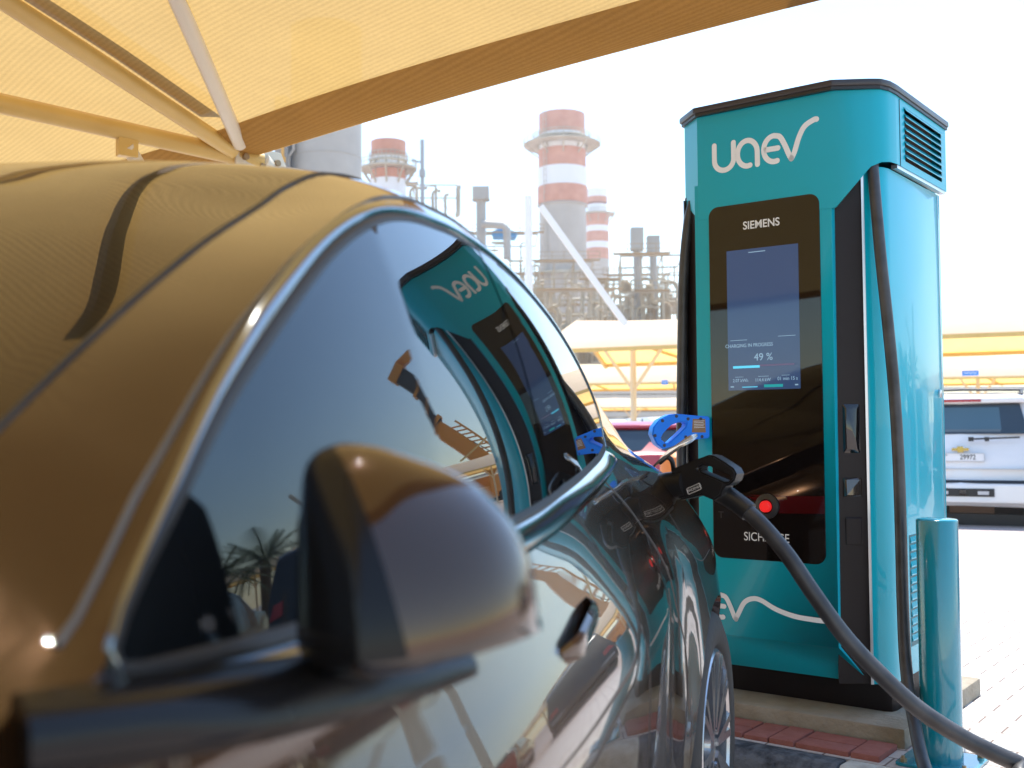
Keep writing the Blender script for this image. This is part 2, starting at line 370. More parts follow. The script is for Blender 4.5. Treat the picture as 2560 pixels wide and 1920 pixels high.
MB().box(sc(.0405, .055, 1.86), sc(.002, .003, .22)).build('panel_gap', BLKPL, ch)
for i in range(8):
    z = 1.785+i*.0225
    b = MB(); p = [(.034, z+.017), (.047, z-.001), (.0475, z+.0015), (.0355, z+.0185)]
    b.add([sc(x, .10, zz) for x, zz in p]+[sc(x, .51, zz) for x, zz in p], [(0, 1, 2, 3), (7, 6, 5, 4), (0, 4, 5, 1), (1, 5, 6, 2), (2, 6, 7, 3), (3, 7, 4, 0)])
    b.build('louvre_slat', TEALS, ch)
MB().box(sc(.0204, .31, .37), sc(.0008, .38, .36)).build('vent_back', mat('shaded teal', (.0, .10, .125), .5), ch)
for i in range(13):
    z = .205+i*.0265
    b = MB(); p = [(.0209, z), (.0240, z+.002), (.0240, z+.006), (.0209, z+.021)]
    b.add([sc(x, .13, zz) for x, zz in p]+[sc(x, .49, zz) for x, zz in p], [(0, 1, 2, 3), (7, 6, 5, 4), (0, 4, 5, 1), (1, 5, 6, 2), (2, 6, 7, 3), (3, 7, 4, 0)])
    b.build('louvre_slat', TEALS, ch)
CP = [(-.69, .575), (-.69, -.085), (-.588, -.172), (-.098, -.174), (.0, -.11), (.03, -.085), (.045, -.045), (.05, .01), (.05, .575)]
b = MB().prism([sc(*p) for p in CP], 1.985*S, 2.006*S); b.build('cap', CAPM, ch, bevel=.006, smooth=40)
MB().prism([sc(u*.985-.004, v*.985+.003) for u, v in CP], 1.975*S, 1.985*S).build('cap_seal', BLKPL, ch)
# black display glass
def rrect(x0, x1, y0, y1, r, n=6):
    P = []
    for cx, cy, a0 in ((x1-r, y1-r, 0), (x0+r, y1-r, 90), (x0+r, y0+r, 180), (x1-r, y0+r, 270)):
        for k in range(n+1):
            an = math.radians(a0+90*k/n); P.append((cx+r*math.cos(an), cy+r*math.sin(an)))
    return P
def frontM(off=.0):
    """x right, y up, z out of the charger front (metres in unscaled charger units)"""
    M = Matrix((V(1, 0, 0), V(0, 0, 1), V(0, -1, 0))).transposed().to_4x4(); M.translation = V(0, PV*S-off, 0); return M
GX0, GX1, GZ0, GZ1 = -.545, -.153, .47, 1.655
FM = frontM(.0)
MB().prism([sc(*p) for p in rrect(GX0, GX1, GZ0, GZ1, .034)], -.01, .003, FM).build('display_glass', BLACKGL, ch, bevel=.0012)
def strokes(paths, r, M, depth=.0012):
    """flat rounded strokes: ribbons with disc ends"""
    b = MB()
    for P in paths:
        P = [V(*p, 0) for p in P]; n = len(P); L, Rr = [], []
        for i in range(n):
            t = (P[min(i+1, n-1)]-P[max(i-1, 0)]).normalized(); nn = V(-t.y, t.x, 0)
            L.append(P[i]+nn*r); Rr.append(P[i]-nn*r)
        b.grid([[M @ (p+V(0, 0, depth)) for p in L], [M @ (p+V(0, 0, depth)) for p in Rr]])
        for e, sg in ((0, -1), (n-1, 1)):
            t = (P[1]-P[0] if e == 0 else P[-1]-P[-2]).normalized()*sg; a0 = math.atan2(t.y, t.x)
            pts = [M @ (P[e]+V(0, 0, depth))]+[M @ (P[e]+V(math.cos(a0+math.radians(d))*r, math.sin(a0+math.radians(d))*r, depth)) for d in range(-90, 91, 15)]
            b.add(pts, [(0, i, i+1) for i in range(1, len(pts)-1)])
    return b
def arc(cx, cy, rx, ry, a0, a1, n=18): return [(cx+rx*math.cos(math.radians(a0+(a1-a0)*k/n)), cy+ry*math.sin(math.radians(a0+(a1-a0)*k/n))) for k in range(n+1)]
def smoothpath(P, n=8): return [(p.x, p.y) for p in catmull([V(*q, 0) for q in P], n)]
def logo_ev():
    e = arc(.0, .0, .52, .60, 305, 90, 24)
    ev = e+smoothpath([(.0, .60), (.30, .50), (.52, .12), (.76, -.45), (.86, -.60)], 6)[1:]
    return ev
def logo(M0, k):
    u = [(-2.62, .62)]+arc(-2.12, -.12, .50, .50, 180, 360, 20)+[(-1.62, .62)]
    a = arc(-.98+.0, .0, .5, .6, 290, 0, 24)[::1]
    a = arc(-.92, .0, .50, .60, 295, 0, 26) if False else arc(-.92, .0, .50, .60, -75-0, -360, 26)+[(-.42, -.60)]
    e = arc(.42, .0, .52, .60, -75, -270, 22)
    ev = e+smoothpath([(.42, .60), (.70, .50), (.92, .12), (1.12, -.36), (1.24, -.60)], 6)[1:]
    v2 = smoothpath([(1.24, -.60), (1.40, -.30), (1.62, .32), (1.90, .78), (2.34, 1.0), (2.46, 1.0)], 6)
    bar_ = [(.0, .0), (.60, .0)]
    return strokes([[(x*k, y*k) for x, y in p] for p in (u, a, ev, v2, bar_)], .125*k, M0)
LM = FM @ Matrix.Translation(V(-.333*S, 1.822*S, .0005))
logo(LM, .0715*S).build('logo', WHITE, ch)
# lower EV mark running out in a wave
k = .062*S; LM2 = FM @ Matrix.Translation(V(-.548*S, .308*S, .0005))
e = arc(.42, .0, .52, .60, -75, -270, 22); ev = e+smoothpath([(.42, .60), (.72, .50), (.98, .05), (1.22, -.50), (1.30, -.62)], 6)[1:]
v2 = smoothpath([(1.30, -.62), (1.46, -.30), (1.80, .30), (2.25, .55), (2.75, .52), (3.6, .12), (4.6, -.14), (5.6, -.22), (6.75, -.23)], 6)
strokes([[(x*k, y*k) for x, y in p] for p in (ev, v2, [(.0, 0), (.62, 0)])], .13*k, LM2).build('lower_logo', WHITE, ch)
GM = frontM(.0032)
def gt(name, s, size, u, z, M_, sx=1., bold=0): return text(name, s, size*S, GM @ Matrix.Translation(V(u*S, z*S, .0006)), M_, ch, .0003, sx, bold)
LETT = mat('pale lettering', (.66, .70, .72), .5)
gt('lettering', 'SIEMENS', .037, -.353, 1.578, LETT, .95, .0007)
gt('lettering', 'SICHARGE', .040, -.353, .545, LETT, .86)
# lit screen
SCR = mat('lit screen', (.01, .02, .05), .05, emit=((.035, .085, .21), .26))
SX0, SX1, SZ0, SZ1 = -.480, -.226, 1.030, 1.500
scr = MB().add([GM @ V(x*S, z*S, .0003) for x, z in ((SX0, SZ0), (SX1, SZ0), (SX1, SZ1), (SX0, SZ1))], [(0, 1, 2, 3)]).build('screen', SCR, ch)
UI = mat('screen letters', (.1, .2, .3), .3, emit=((.45, .68, .9), .2)); UIB = mat('screen bar', (.05, .2, .3), .3, emit=((.06, .42, .62), .6)); UID = mat('screen dim bar', (.05, .05, .1), .3, emit=((.10, .07, .14), .4)); UIG = mat('screen green bar', (.0, .2, .2), .3, emit=((.0, .22, .26), .4))
def st(s, size, u, z, sx=1.):
    o = gt('screen_text', s, size, u, z, UI, sx); o.parent = scr; return o
st('CHARGING IN PROGRESS', .0165, -.404, 1.178, .9); st('49 %', .034, -.353, 1.137); st('2.07 kWh', .0155, -.436, 1.062, .9); st('114.4 kW', .0155, -.356, 1.062, .9); st('01 min 15 s', .0165, -.270, 1.064, .9)
for (x0, x1, z, h, M_) in ((-.462, -.366, 1.107, .008, UIB), (-.366, -.246, 1.110, .005, UID), (-.352, -.286, 1.042, .009, UIG), (-.47, -.41, 1.197, .0015, UI), (-.30, -.24, 1.203, .0015, UI), (-.40, -.34, 1.488, .0025, UI), (-.455, -.425, 1.074, .0012, UI), (-.372, -.335, 1.074, .0012, UI), (-.29, -.262, 1.075, .0012, UI), (-.472, -.46, 1.042, .004, UI), (-.245, -.234, 1.043, .004, UI), (-.43, -.375, 1.040, .0025, UIB)):
    MB().add([GM @ V(a*S, b_*S, .0007) for a, b_ in ((x0, z-h/2), (x1, z-h/2), (x1, z+h/2), (x0, z+h/2))], [(0, 1, 2, 3)]).build('screen_mark', M_, scr)
b = MB().lathe([(.045, 0), (.045, .006), (.034, .010), (.026, .012)], n=28); o = b.build('button_collar', BLKPL, ch, smooth=40)
B = GM @ Matrix.Translation(V(-.348*S, .648*S, 0)); o.data.transform(B)
b = MB().lathe([(.021, .008), (.021, .022), (.017, .028), (.0, .029)], n=24); o = b.build('stop_button', RED, ch, smooth=40); o.data.transform(B)
text('sticker', 'T', .035, GM @ Matrix.Translation(V(-.515*S, .612*S, .0006)), mat('dark sticker', (.03, .03, .035), .4), ch, .0003)
MB().lathe([(.016, 0), (.016, .006), (.010, .008), (0, .008)], n=20, ax='X', o=sc(.0205, .485, 1.02)).build('door_lock', STEEL, ch, smooth=40)
# thin crease and seams on the side
MB().box(sc(.0205, .515, .92), sc(.002, .004, 1.62)).build('door_edge', STEEL, ch)

#@@ BOLLARD
bp_ = chp(.215, -.235, 0); bp_.z = 0
bo = empty('bollard', bp_, ROTC, 'glossy teal steel bollard bolted to the paving beside the charging station', 'bollard')
BT = mat('bollard paint', (.0, .19, .26), .18, coat=.7, coat_rough=.02, noise=(3, .3, (.0, .21, .28)))
br_ = .0635
MB().lathe([(br_, .008), (br_, .762), (br_-.002, .766), (br_-.006, .768), (.0, .769)], n=40).build('post', BT, bo, smooth=40)
MB().prism(rrect(-.115, .115, -.115, .115, .02), .0, .010).build('base_plate', BT, bo, bevel=.002)
BOLT = mat('rusty bolt', (.35, .25, .14), .5, metal=.6)
for x, y in ((-.092, -.092), (.092, -.092), (.092, .092), (-.092, .092)):
    MB().prism([(x+.011*math.cos(math.radians(60*k)), y+.011*math.sin(math.radians(60*k))) for k in range(6)], .010, .020).cyl((x, y, .02), (x, y, .029), .006, 10).build('bolt', BOLT, bo, smooth=30)
#@@ CAR
TH = math.radians(18.5)
AX, NX = V(math.sin(TH), math.cos(TH), 0), V(math.cos(TH), -math.sin(TH), 0)
SC_, TC_, ZR = -1.38, 1.40, ROADZ-HC        # car centre line, middle, road (relative to camera height)
car = empty('parked_car', AX*TC_+NX*SC_+V(0, 0, ROADZ), -TH, 'glossy bronze grey car with mirror-like windows, plugged in and charging in the foreground', 'car')
def cp(t, s, z): return V(s-SC_, t-TC_, z-ZR)      # car coordinates -> local to the car's empty (x right, y to the rear)
# side surface of the cabin: half width as a function of length and height
_ts = np.linspace(-2, 5, 701)
_bp = np.interp(_ts, [.536, 1, 1.4, 1.85], [-.06, .056, .088, .164]); _bc = np.concatenate([[0], np.cumsum((_bp[1:]+_bp[:-1])/2*.01)]); _bc -= np.interp(1.0, _ts, _bc)
def sig(t, z):
    q = z+.1; return -(.405+(.07*q+.60*q*q if q > 0 else .07*q)+float(np.interp(t, _ts, _bc))+.07*min(max((1.0-t)/.35, 0), 1)*(z+.13))
TOPC = [(0.503, -0.133), (0.526, -0.101), (0.575, -0.055), (0.621, -0.012), (0.67, 0.027), (0.711, 0.055), (0.789, 0.105), (0.885, 0.159), (0.974, 0.197), (1.037, 0.217), (1.109, 0.233), (1.17, 0.242), (1.25, 0.249), (1.356, 0.255), (1.493, 0.254), (1.64, 0.247), (1.76, 0.236), (1.937, 0.214), (2.06, 0.19), (2.16, 0.16), (2.27, 0.115), (2.36, 0.065), (2.41, 0.02), (2.43, -0.037)]
BOTC = [(-.95, -.42), (-.5, -.29), (0, -.215), (.35, -.163), (.45, -.146), (.503, -.1345), (.596, -.137), (.70, -.140), (.85, -.134), (1.0, -.125), (1.215, -.111), (1.381, -.104), (1.574, -.091), (1.952, -.073), (2.241, -.058), (2.42, -.039), (2.6, -.022), (2.85, -.016), (3.1, -.04), (3.4, -.13), (3.62, -.25)]
C2 = [(-0.95, -0.56, -0.4), (-0.5, -0.46, -0.275), (0, -0.43, -0.205), (0.35, -0.415, -0.15), (0.45, -0.424, -0.136), (0.513, -0.437, -0.112), (0.548, -0.441, -0.078), (0.579, -0.444, -0.042), (0.609, -0.449, -0.018), (0.66, -0.457, 0.025), (0.717, -0.466, 0.069), (0.778, -0.476, 0.107), (0.847, -0.489, 0.146), (0.952, -0.51, 0.195), (1.058, -0.533, 0.237), (1.213, -0.563, 0.283), (1.32, -0.576, 0.3), (1.5, -0.592, 0.307), (1.7, -0.612, 0.297), (1.95, -0.64, 0.271), (2.14, -0.662, 0.24), (2.3, -0.678, 0.206), (2.52, -0.697, 0.162), (2.72, -0.71, 0.105), (2.9, -0.72, 0.05), (3.2, -0.735, -0.04), (3.45, -0.8, -0.12), (3.62, -0.95, -0.22)]
C3 = [(-0.95, -0.8, -0.37), (-0.5, -0.6, -0.24), (0, -0.54, -0.175), (0.35, -0.525, -0.13), (0.45, -0.53, -0.082), (0.572, -0.543, 0.004), (0.633, -0.553, 0.042), (0.699, -0.563, 0.082), (0.781, -0.577, 0.128), (0.875, -0.595, 0.176), (1.039, -0.636, 0.245), (1.137, -0.661, 0.287), (1.279, -0.686, 0.336), (1.45, -0.708, 0.36), (1.7, -0.735, 0.357), (2.0, -0.758, 0.322), (2.3, -0.785, 0.262), (2.6, -0.8, 0.18), (2.9, -0.815, 0.085), (3.2, -0.83, -0.01), (3.45, -0.88, -0.1), (3.62, -1.0, -0.2)]
ZCN = [(-.95, -.33), (-.5, -.19), (0, -.125), (.25, -.09), (.4, -.01), (.577, .09), (.79, .206), (1.035, .320), (1.275, .395), (1.5, .425), (1.8, .424), (2.2, .372), (2.6, .27), (3.0, .13), (3.3, .02), (3.5, -.07), (3.62, -.17)]
f_top = pchip(*zip(*TOPC)); f_bot = pchip(*zip(*BOTC))
f2s = pchip([p[0] for p in C2], [p[1] for p in C2]); f2z = pchip([p[0] for p in C2], [p[2] for p in C2])
f3s = pchip([p[0] for p in C3], [p[1] for p in C3]); f3z = pchip([p[0] for p in C3], [p[2] for p in C3])
fzc = pchip(*zip(*ZCN))
def f_cs(t):            # the sheet metal curls in at nose and tail
    return sig(t, f_bot(t)) - (.0 if t > -.1 else .55*(-.1-t)**2) - (0 if t < 3.0 else .75*(t-3.0)**2)
# lower side: (s, z) stations along the length
LOW = {  # t: shoulder7, widest8, low9, sill10
 -.95: ((-.60, -.46), (-.60, -.58), (-.62, -.80), (-.66, -.95)),
 -.5: ((-.42, -.36), (-.40, -.50), (-.41, -.78), (-.46, -.95)),
 -.05: ((-.385, -.29), (-.345, -.42), (-.352, -.72), (-.41, -.95)),
 .5: ((-.382, -.200), (-.322, -.37), (-.345, -.70), (-.40, -.95)),
 1.0: ((-.376, -.190), (-.312, -.36), (-.340, -.70), (-.40, -.95)),
 1.5: ((-.392, -.182), (-.324, -.352), (-.350, -.70), (-.41, -.95)),
 2.0: ((-.443, -.182), (-.372, -.355), (-.390, -.70), (-.44, -.95)),
 2.4: ((-.505, -.160), (-.428, -.345), (-.420, -.68), (-.45, -.95)),
 2.62: ((-.518, -.146), (-.420, -.345), (-.398, -.66), (-.44, -.95)),
 2.88: ((-.528, -.144), (-.418, -.352), (-.393, -.66), (-.44, -.95)),
 3.15: ((-.56, -.18), (-.455, -.36), (-.44, -.66), (-.47, -.95)),
 3.4: ((-.66, -.24), (-.60, -.38), (-.60, -.66), (-.62, -.95)),
 3.62: ((-.86, -.34), (-.80, -.44), (-.80, -.68), (-.82, -.92))}
_lt = sorted(LOW)
FLOW = [[pchip(_lt, [LOW[t][i][j] for t in _lt]) for j in (0, 1)] for i in range(4)]
AXR, AXF, ARC_R, WZ = 2.88, -.02, .388, -.827
def f_low(t):
    z = -.95
    for ax in (AXR, AXF):
        if abs(t-ax) < ARC_R: z = max(z, WZ+math.sqrt(ARC_R**2-(t-ax)**2))
    return z
def side_s(t):
    zb = f_bot(t); sb = f_cs(t)
    P = [(zb, sb), (zb-.028, sb+.020)] + [(FLOW[i][1](t), FLOW[i][0](t)) for i in range(4)]
    P = P[::-1]; zs = [p[0] for p in P]
    for i in range(1, len(zs)): zs[i] = max(zs[i], zs[i-1]+.004)
    return pchip(zs, [p[1] for p in P])
cols = sorted(set([round(x, 4) for x in np.concatenate([np.linspace(-.95, .5, 24), np.linspace(.5, 1.2, 36), np.linspace(1.2, 2.2, 30), np.linspace(2.2, 2.46, 18), np.linspace(2.46, 3.3, 44), np.linspace(3.3, 3.62, 10), AXR+ARC_R*np.cos(np.linspace(0, np.pi, 29)), AXF+ARC_R*np.cos(np.linspace(0, np.pi, 25))])]))
NG = 14
def upper(t):
    """points from the centre line out to the top of the side window"""
    zc = fzc(t); s3, z3, s2, z2 = f3s(t), f3z(t), f2s(t), f2z(t); zb = f_bot(t)
    zt = f_top(t) if .503 <= t <= 2.43 else zb
    s1 = sig(t, zt) if .45 < t < 3 else f_cs(t)
    K = [V(-1.38-(-1.38-s3)*-.0, 0, zc), V(-1.38+(s3+1.38)*.34, 0, zc-(zc-z3)*.10), V(-1.38+(s3+1.38)*.70, 0, zc-(zc-z3)*.42), V(s3, 0, z3), V(s2, 0, z2), V(s1, 0, zt)]
    P = [K[0]*1]; K0 = V(-1.38-(s3+1.38)*.34, 0, K[1].z)
    KK = [K0]+K+[V(s1+(s1-s2)*.6, 0, zt-(z2-zt)*.8-.02)]
    out = []
    for i in range(1, len(KK)-2):
        p0, p1, p2, p3 = KK[i-1:i+3]; d0, d1, d2 = [max((q-p).length, 1e-4)**.5 for p, q in ((p0, p1), (p1, p2), (p2, p3))]
        m1 = (p2-p1)+d1*((p1-p0)/d0-(p2-p0)/(d0+d1)) if True else 0
        m2 = (p2-p1)+d1*((p3-p2)/d2-(p3-p1)/(d1+d2))
        n = 8 if i <= 3 else 6
        for k in range(n):
            x = k/n; out.append((2*x**3-3*x*x+1)*p1+(x**3-2*x*x+x)*m1+(3*x*x-2*x**3)*p2+(x**3-x*x)*m2)
    out.append(KK[-2]); return out      # 3*8+2*6+1 = 37 points, index 24 = C3, 30 = C2, 36 = window top
UP = {t: upper(t) for t in cols}
def side_pts(t, n=30):
    f = side_s(t); zb, zl = f_bot(t), f_low(t)
    return [V(f(zb+(zl-zb)*(k/n)**.9), 0, zb+(zl-zb)*(k/n)**.9) for k in range(n+1)]
SD = {t: side_pts(t) for t in cols}
def both(b, name, M_, **k):
    """the part and its twin on the other side of the car, each an object of its own"""
    o = b.build(name, M_, car, **k); b2 = MB(); b2.v = [(-x, y, z) for x, y, z in b.v]; b2.f = [f[::-1] for f in b.f]; b2.m = list(b.m)
    return o, b2.build(name, M_, car, **k)
def mirror_half(b):
    n = len(b.v); b.v += [(-x, y, z) for x, y, z in b.v]; k = len(b.f)
    for i in range(k): b.f.append(tuple(j+n for j in b.f[i][::-1])); b.m.append(b.m[i])
    return b
body = MB()
T_WS0, T_WS1, T_RW0, T_RW1 = .36, 1.30, 2.25, 3.12       # windscreen and rear screen along the roof line
for i in range(len(cols)-1):
    t0, t1 = cols[i], cols[i+1]; tm = (t0+t1)/2
    glass = T_WS0 < tm < T_WS1 or T_RW0 < tm < T_RW1
    j0 = 24 if glass else 0
    body.grid([[cp(t, p.x, p.z) for p in UP[t][j0:]] for t in (t0, t1)])
    body.grid([[cp(t, p.x, p.z) for p in SD[t]] for t in (t0, t1)])
    # inner return of the wheel arches
    for ax in (AXR, AXF):
        if abs(tm-ax) < ARC_R:
            e = [SD[t][-1] for t in (t0, t1)]
            body.grid([[cp(t, p.x, p.z), cp(t, p.x-.012, p.z-.006), cp(t, p.x-.30, p.z+.02)] for t, p in zip((t0, t1), e)])
for t in (cols[0], cols[-1]):
    ring = [cp(t, p.x, p.z) for p in UP[t]+SD[t][1:]]; zb = ring[-1].z
    k = len(body.v); body.v += [tuple(p) for p in ring]+[(0, p.y, p.z) for p in ring]
    n = len(ring)
    for i in range(n-1): body.f.append((k+i, k+i+1, k+n+i+1, k+n+i)); body.m.append(0)
mirror_half(body)
bo_ = body.build('body', PAINT, car, smooth=38, merge=.0004)
# windscreens
def sheet(t0, t1, off=.0):
    b = MB(); ts = [t for t in cols if t0-1e-6 <= t <= t1+1e-6]
    b.grid([[cp(t, p.x, p.z) for p in UP[t][:25]] for t in ts]); return mirror_half(b)
_c = sorted(cols)
def near(t): return min(_c, key=lambda x: abs(x-t))
edges = [t for t in cols]
def glass_range(a, b_):
    idx = [i for i in range(len(cols)-1) if a < (cols[i]+cols[i+1])/2 < b_]; return cols[idx[0]], cols[idx[-1]+1]
sheet(*glass_range(T_WS0, T_WS1)).build('windscreen', SCRGL, car, smooth=60, merge=.0003)
sheet(*glass_range(T_RW0, T_RW1)).build('rear_screen', SCRGL, car, smooth=60, merge=.0003)
# black seal beside the windscreen, roof seam, door frame seam
def up_curve(idx, t0, t1, lift=0., both=True):
    P = []
    for t in cols:
        if t0 <= t <= t1:
            p = UP[t][idx]; P.append((t, p.x, p.z))
    return P
def seam(name, P, r, M_, n=6, mir=True):
    if name in ('door_seam', 'flap_outline'): r *= .75; P = [(t, s_-.0015, z) for t, s_, z in P]
    b = MB(); b.tube([cp(*p) for p in P], r, n)
    return both(b, name, M_, smooth=60)[0] if mir else b.build(name, M_, car, smooth=60)
SEAMM = mat('dark gap seal', (.018, .016, .015), .55)
seam('windscreen_seal', up_curve(24, .38, 2.9), .0032, SEAMM)
seam('door_frame_seam', up_curve(30, .47, 2.3), .0030, mat('grey gap seal', (.13, .125, .12), .5))
# side windows on the same surface, parted by a gloss black pillar
def side_sheet(t0, t1, n, nz=26, off=0.):
    rows = []
    for i in range(n+1):
        t = t0+(t1-t0)*i/n; za, zb = f_bot(t), f_top(t); zb = max(zb, za+.0004)
        rows.append([cp(t, sig(t, za+(zb-za)*k/nz)+off, za+(zb-za)*k/nz) for k in range(nz+1)])
    return MB().grid(rows)
both(side_sheet(.5035, 1.463, 56), 'side_window', CARGL, smooth=60)
both(side_sheet(1.4665, 1.566, 8, off=.001), 'pillar_cover', mat('pillar cover', (.008, .008, .009), .03, ior=2.0), smooth=60)
both(side_sheet(1.5695, 2.4299, 60), 'rear_window', CARGL, smooth=60)
# chrome surround: swept half-round with a black rubber lip inside
loop = [(t, f_top(t)) for t in np.linspace(.5035, 2.0, 70)]+[(t, f_top(t)) for t in np.linspace(2.02, 2.43, 30)]
loop2 = [(t, f_bot(t)) for t in np.linspace(2.415, .51, 80)]
ring = loop+loop2
def smooth_ring(R, it=2):
    for _ in range(it): R = [tuple((R[i-1][j]+2*R[i][j]+R[(i+1) % len(R)][j])/4 for j in (0, 1)) for i in range(len(R))]
    return R
ring = smooth_ring(ring)
def surround(w0, w1, h, name, M_, base=.0):
    """profile across the ring, in the window surface: w0..w1 outward from the glass edge, h proud of it"""
    R = [cp(t, sig(t, z), z) for t, z in ring]; n = len(R); vs = []; m = 8
    for i in range(n):
        tg = (R[(i+1) % n]-R[i-1]).normalized(); t, z = ring[i]
        e = .01; pt = cp(t+e, sig(t+e, z), z)-cp(t, sig(t, z), z); pz = cp(t, sig(t, z+e), z+e)-cp(t, sig(t, z), z)
        nn = pt.cross(pz).normalized()
        if nn.x < 0: nn = -nn
        ou = tg.cross(nn).normalized()
        cen = cp(1.4, sig(1.4, .06), .06)
        if ou.dot(R[i]-cen) < 0: ou = -ou
        prof = []
        wk = 1.0 if (i >= len(loop) or name == 'window_rubber') else .62+.38*min(max((t-1.3)/.7, 0), 1)
        if name == 'window_trim': wk *= min(1, .28+.72*max(0, ring[i][0]-.52)/.22)
        for k in range(m+1):
            x = k/m; prof.append(R[i]+ou*(w0+(w1*wk-w0)*x)+nn*((1.0 if i >= len(loop) or name == 'window_rubber' else .0)*0+.72*max(0, w0+(w1*wk-w0)*x)*(i >= len(loop)+2 and i < n-2)+base+h*(1 if i >= len(loop) else .5)*math.sin(math.pi*x)**.7))
        vs.append(prof)
    return both(MB().grid(vs+[vs[0]]), name, M_, smooth=50, merge=.0002)
surround(-.004, .008, .004, 'window_rubber', SEAMM, -.001)
surround(.006, .038, .010, 'window_trim', CHROME, -.003)
# door shut lines, handle, crease
def on_side(t, z, off=0.): return (t, side_s(t)(z)+off, z)
def sline(P, n=10): 
    Q = catmull([V(p[0], p[1], 0) for p in P], n); return [on_side(q.x, min(max(q.y, f_low(q.x)+.004), f_bot(q.x)-.001)) for q in Q]
seam('door_seam', sline([(1.56, -.125), (1.60, -.22), (1.64, -.45), (1.63, -.7), (1.58, -.93)]), .0035, SEAMM)
seam('door_seam', sline([(2.05, -.10), (2.20, -.20), (2.36, -.36), (2.46, -.50), (2.44, -.66), (2.36, -.80), (2.30, -.93)]), .004, SEAMM)
seam('door_seam', sline([(.44, -.19), (.42, -.3), (.44, -.6), (.46, -.93)]), .004, SEAMM)
seam('flap_outline', sline([(2.60, -.20), (2.62, -.29), (2.72, -.33), (2.88, -.32)]), .0025, SEAMM, mir=False)
hb = MB()
hP = [on_side(t, -.245+.16*(t-1.3), .014) for t in np.linspace(1.20, 1.40, 10)]
hh = [cp(*p) for p in hP]; hh[0] += V(-.017, 0, 0); hh[1] += V(-.006, 0, 0); hh[-1] += V(-.017, 0, 0); hh[-2] += V(-.006, 0, 0)
rows = [[p+V(-.004, 0, .014)*k_, p+V(.003, 0, .011)*k_, p+V(.005, 0, 0)*k_, p+V(.003, 0, -.011)*k_, p+V(-.004, 0, -.014)*k_, p+V(-.008, 0, 0)*k_] for p, k_ in zip(hh, (.6, .9, 1, 1, 1, 1, 1, 1, .9, .6))]
hb.grid(rows, close=True); hb.add(rows[0], [tuple(range(6))]); hb.add(rows[-1], [tuple(range(6))[::-1]])
both(hb, 'door_handle', PAINT, smooth=40, merge=.0005)
# charge port: open flap above the socket on the rear quarter
pc_ = V(*on_side(2.80, -.145)); PORT = cp(*pc_)
fl = MB()
def carloc(p): q = p-car.location; return V(q.dot(NX), q.dot(AX), q.z)
fh = carloc(at(1419, 1004, 2.86)); ft = carloc(at(1503, 947, 2.80)); fx = ft-fh; FL = fx.length; fx.normalize()
fy = V(.05, .97, .22); fy = (fy-fx*fy.dot(fx)).normalized(); fz = fx.cross(fy)
if fz.z < 0: fz = -fz
P = rrect(0, FL, -.05, .05, .03)
rows = [[fh+fx*x+fy*y+fz*(zz+.010*math.sin(math.pi*min(max(x/FL, 0), 1))) for x, y in P] for zz in (0, .005)]
fl.grid(rows, close=True); fl.add(rows[0], [tuple(range(len(P)))[::-1]]); fl.add(rows[1], [tuple(range(len(P)))])
fl.build('charge_flap', mat('flap inside metal', (.34, .30, .25), .22, metal=.7, coat=.6), car, smooth=40)
MB().tube(catmull([carloc(at(1424, 1000, 2.84)), carloc(at(1440, 988, 2.83)), carloc(at(1452, 997, 2.83)), carloc(at(1457, 1030, 2.84))], 6), .0065, 8).build('flap_hinge', BLKPL, car, smooth=60)
# wheels
def wheel(t, right):
    s = -.408 if right else -2*1.38+.408
    e = bpy.data.objects.new('wheel', None); e.empty_display_size = .1; link(e, car); e.location = cp(t, s, WZ)
    sg = 1 if right else -1
    b = MB().lathe([(.245, -.21), (.335, -.205), (.355, -.17), (.360, -.11), (.355, -.045), (.338, -.012), (.30, .002), (.262, -.004), (.250, -.02), (.245, -.21)], n=56, ax='X'); o = b.build('tyre', TYRE, e, smooth=50)
    r = MB().lathe([(.250, -.2), (.250, -.012), (.243, -.004), (.236, -.012), (.236, -.06), (.10, -.08)], n=56, ax='X')
    r.lathe([(.0, -.014), (.045, -.016), (.06, -.03), (.06, -.08)], n=24, ax='X')
    for k in range(10):
        an = 2*math.pi*k/10
        for d in (-.09, .09):
            p0 = V(-.02, .05*math.cos(an), .05*math.sin(an)); p1 = V(-.012, .238*math.cos(an+d), .238*math.sin(an+d)); r.bar(p0, p1, .02, .022, up=(1, 0, 0))
    o2 = r.build('rim', ALLOY, e, smooth=40)
    if not right:
        e.rotation_euler = (0, 0, math.pi)
    return e
for t in (AXR, AXF):
    for rt in (True, False): wheel(t, rt)
wl = MB()
for ax in (AXR, AXF): wl.box(cp(ax, -1.38, -.72), (1.35, .74, .48))
wl.box(cp(1.4, -1.38, -.88), (1.55, 4.0, .16)); wl.build('underbody', BLKPL, car)
# lamps and number plate zones at the ends
TL = mat('tail lamp', (.25, .004, .006), .1, coat=1.)
b = MB(); b.grid([[cp(3.58+.02*k/8, -.78-.12*k/8, z) for k in range(9)] for z in (-.30, -.24)]); 
HLM = mat('headlamp', (.7, .72, .75), .05, coat=1.)
def lamp(name, t0, t1, z0, z1, M_):
    b = MB(); rows = []
    for i in range(9):
        t = t0+(t1-t0)*i/8; rows.append([cp(*on_side(t, z, .004)) for z in np.linspace(z0, z1, 5)])
    b.grid(rows); both(b, name, M_, smooth=60)
lamp('tail_lamp', 3.3, 3.6, -.36, -.29, TL); lamp('headlamp', -.92, -.62, -.50, -.43, HLM)
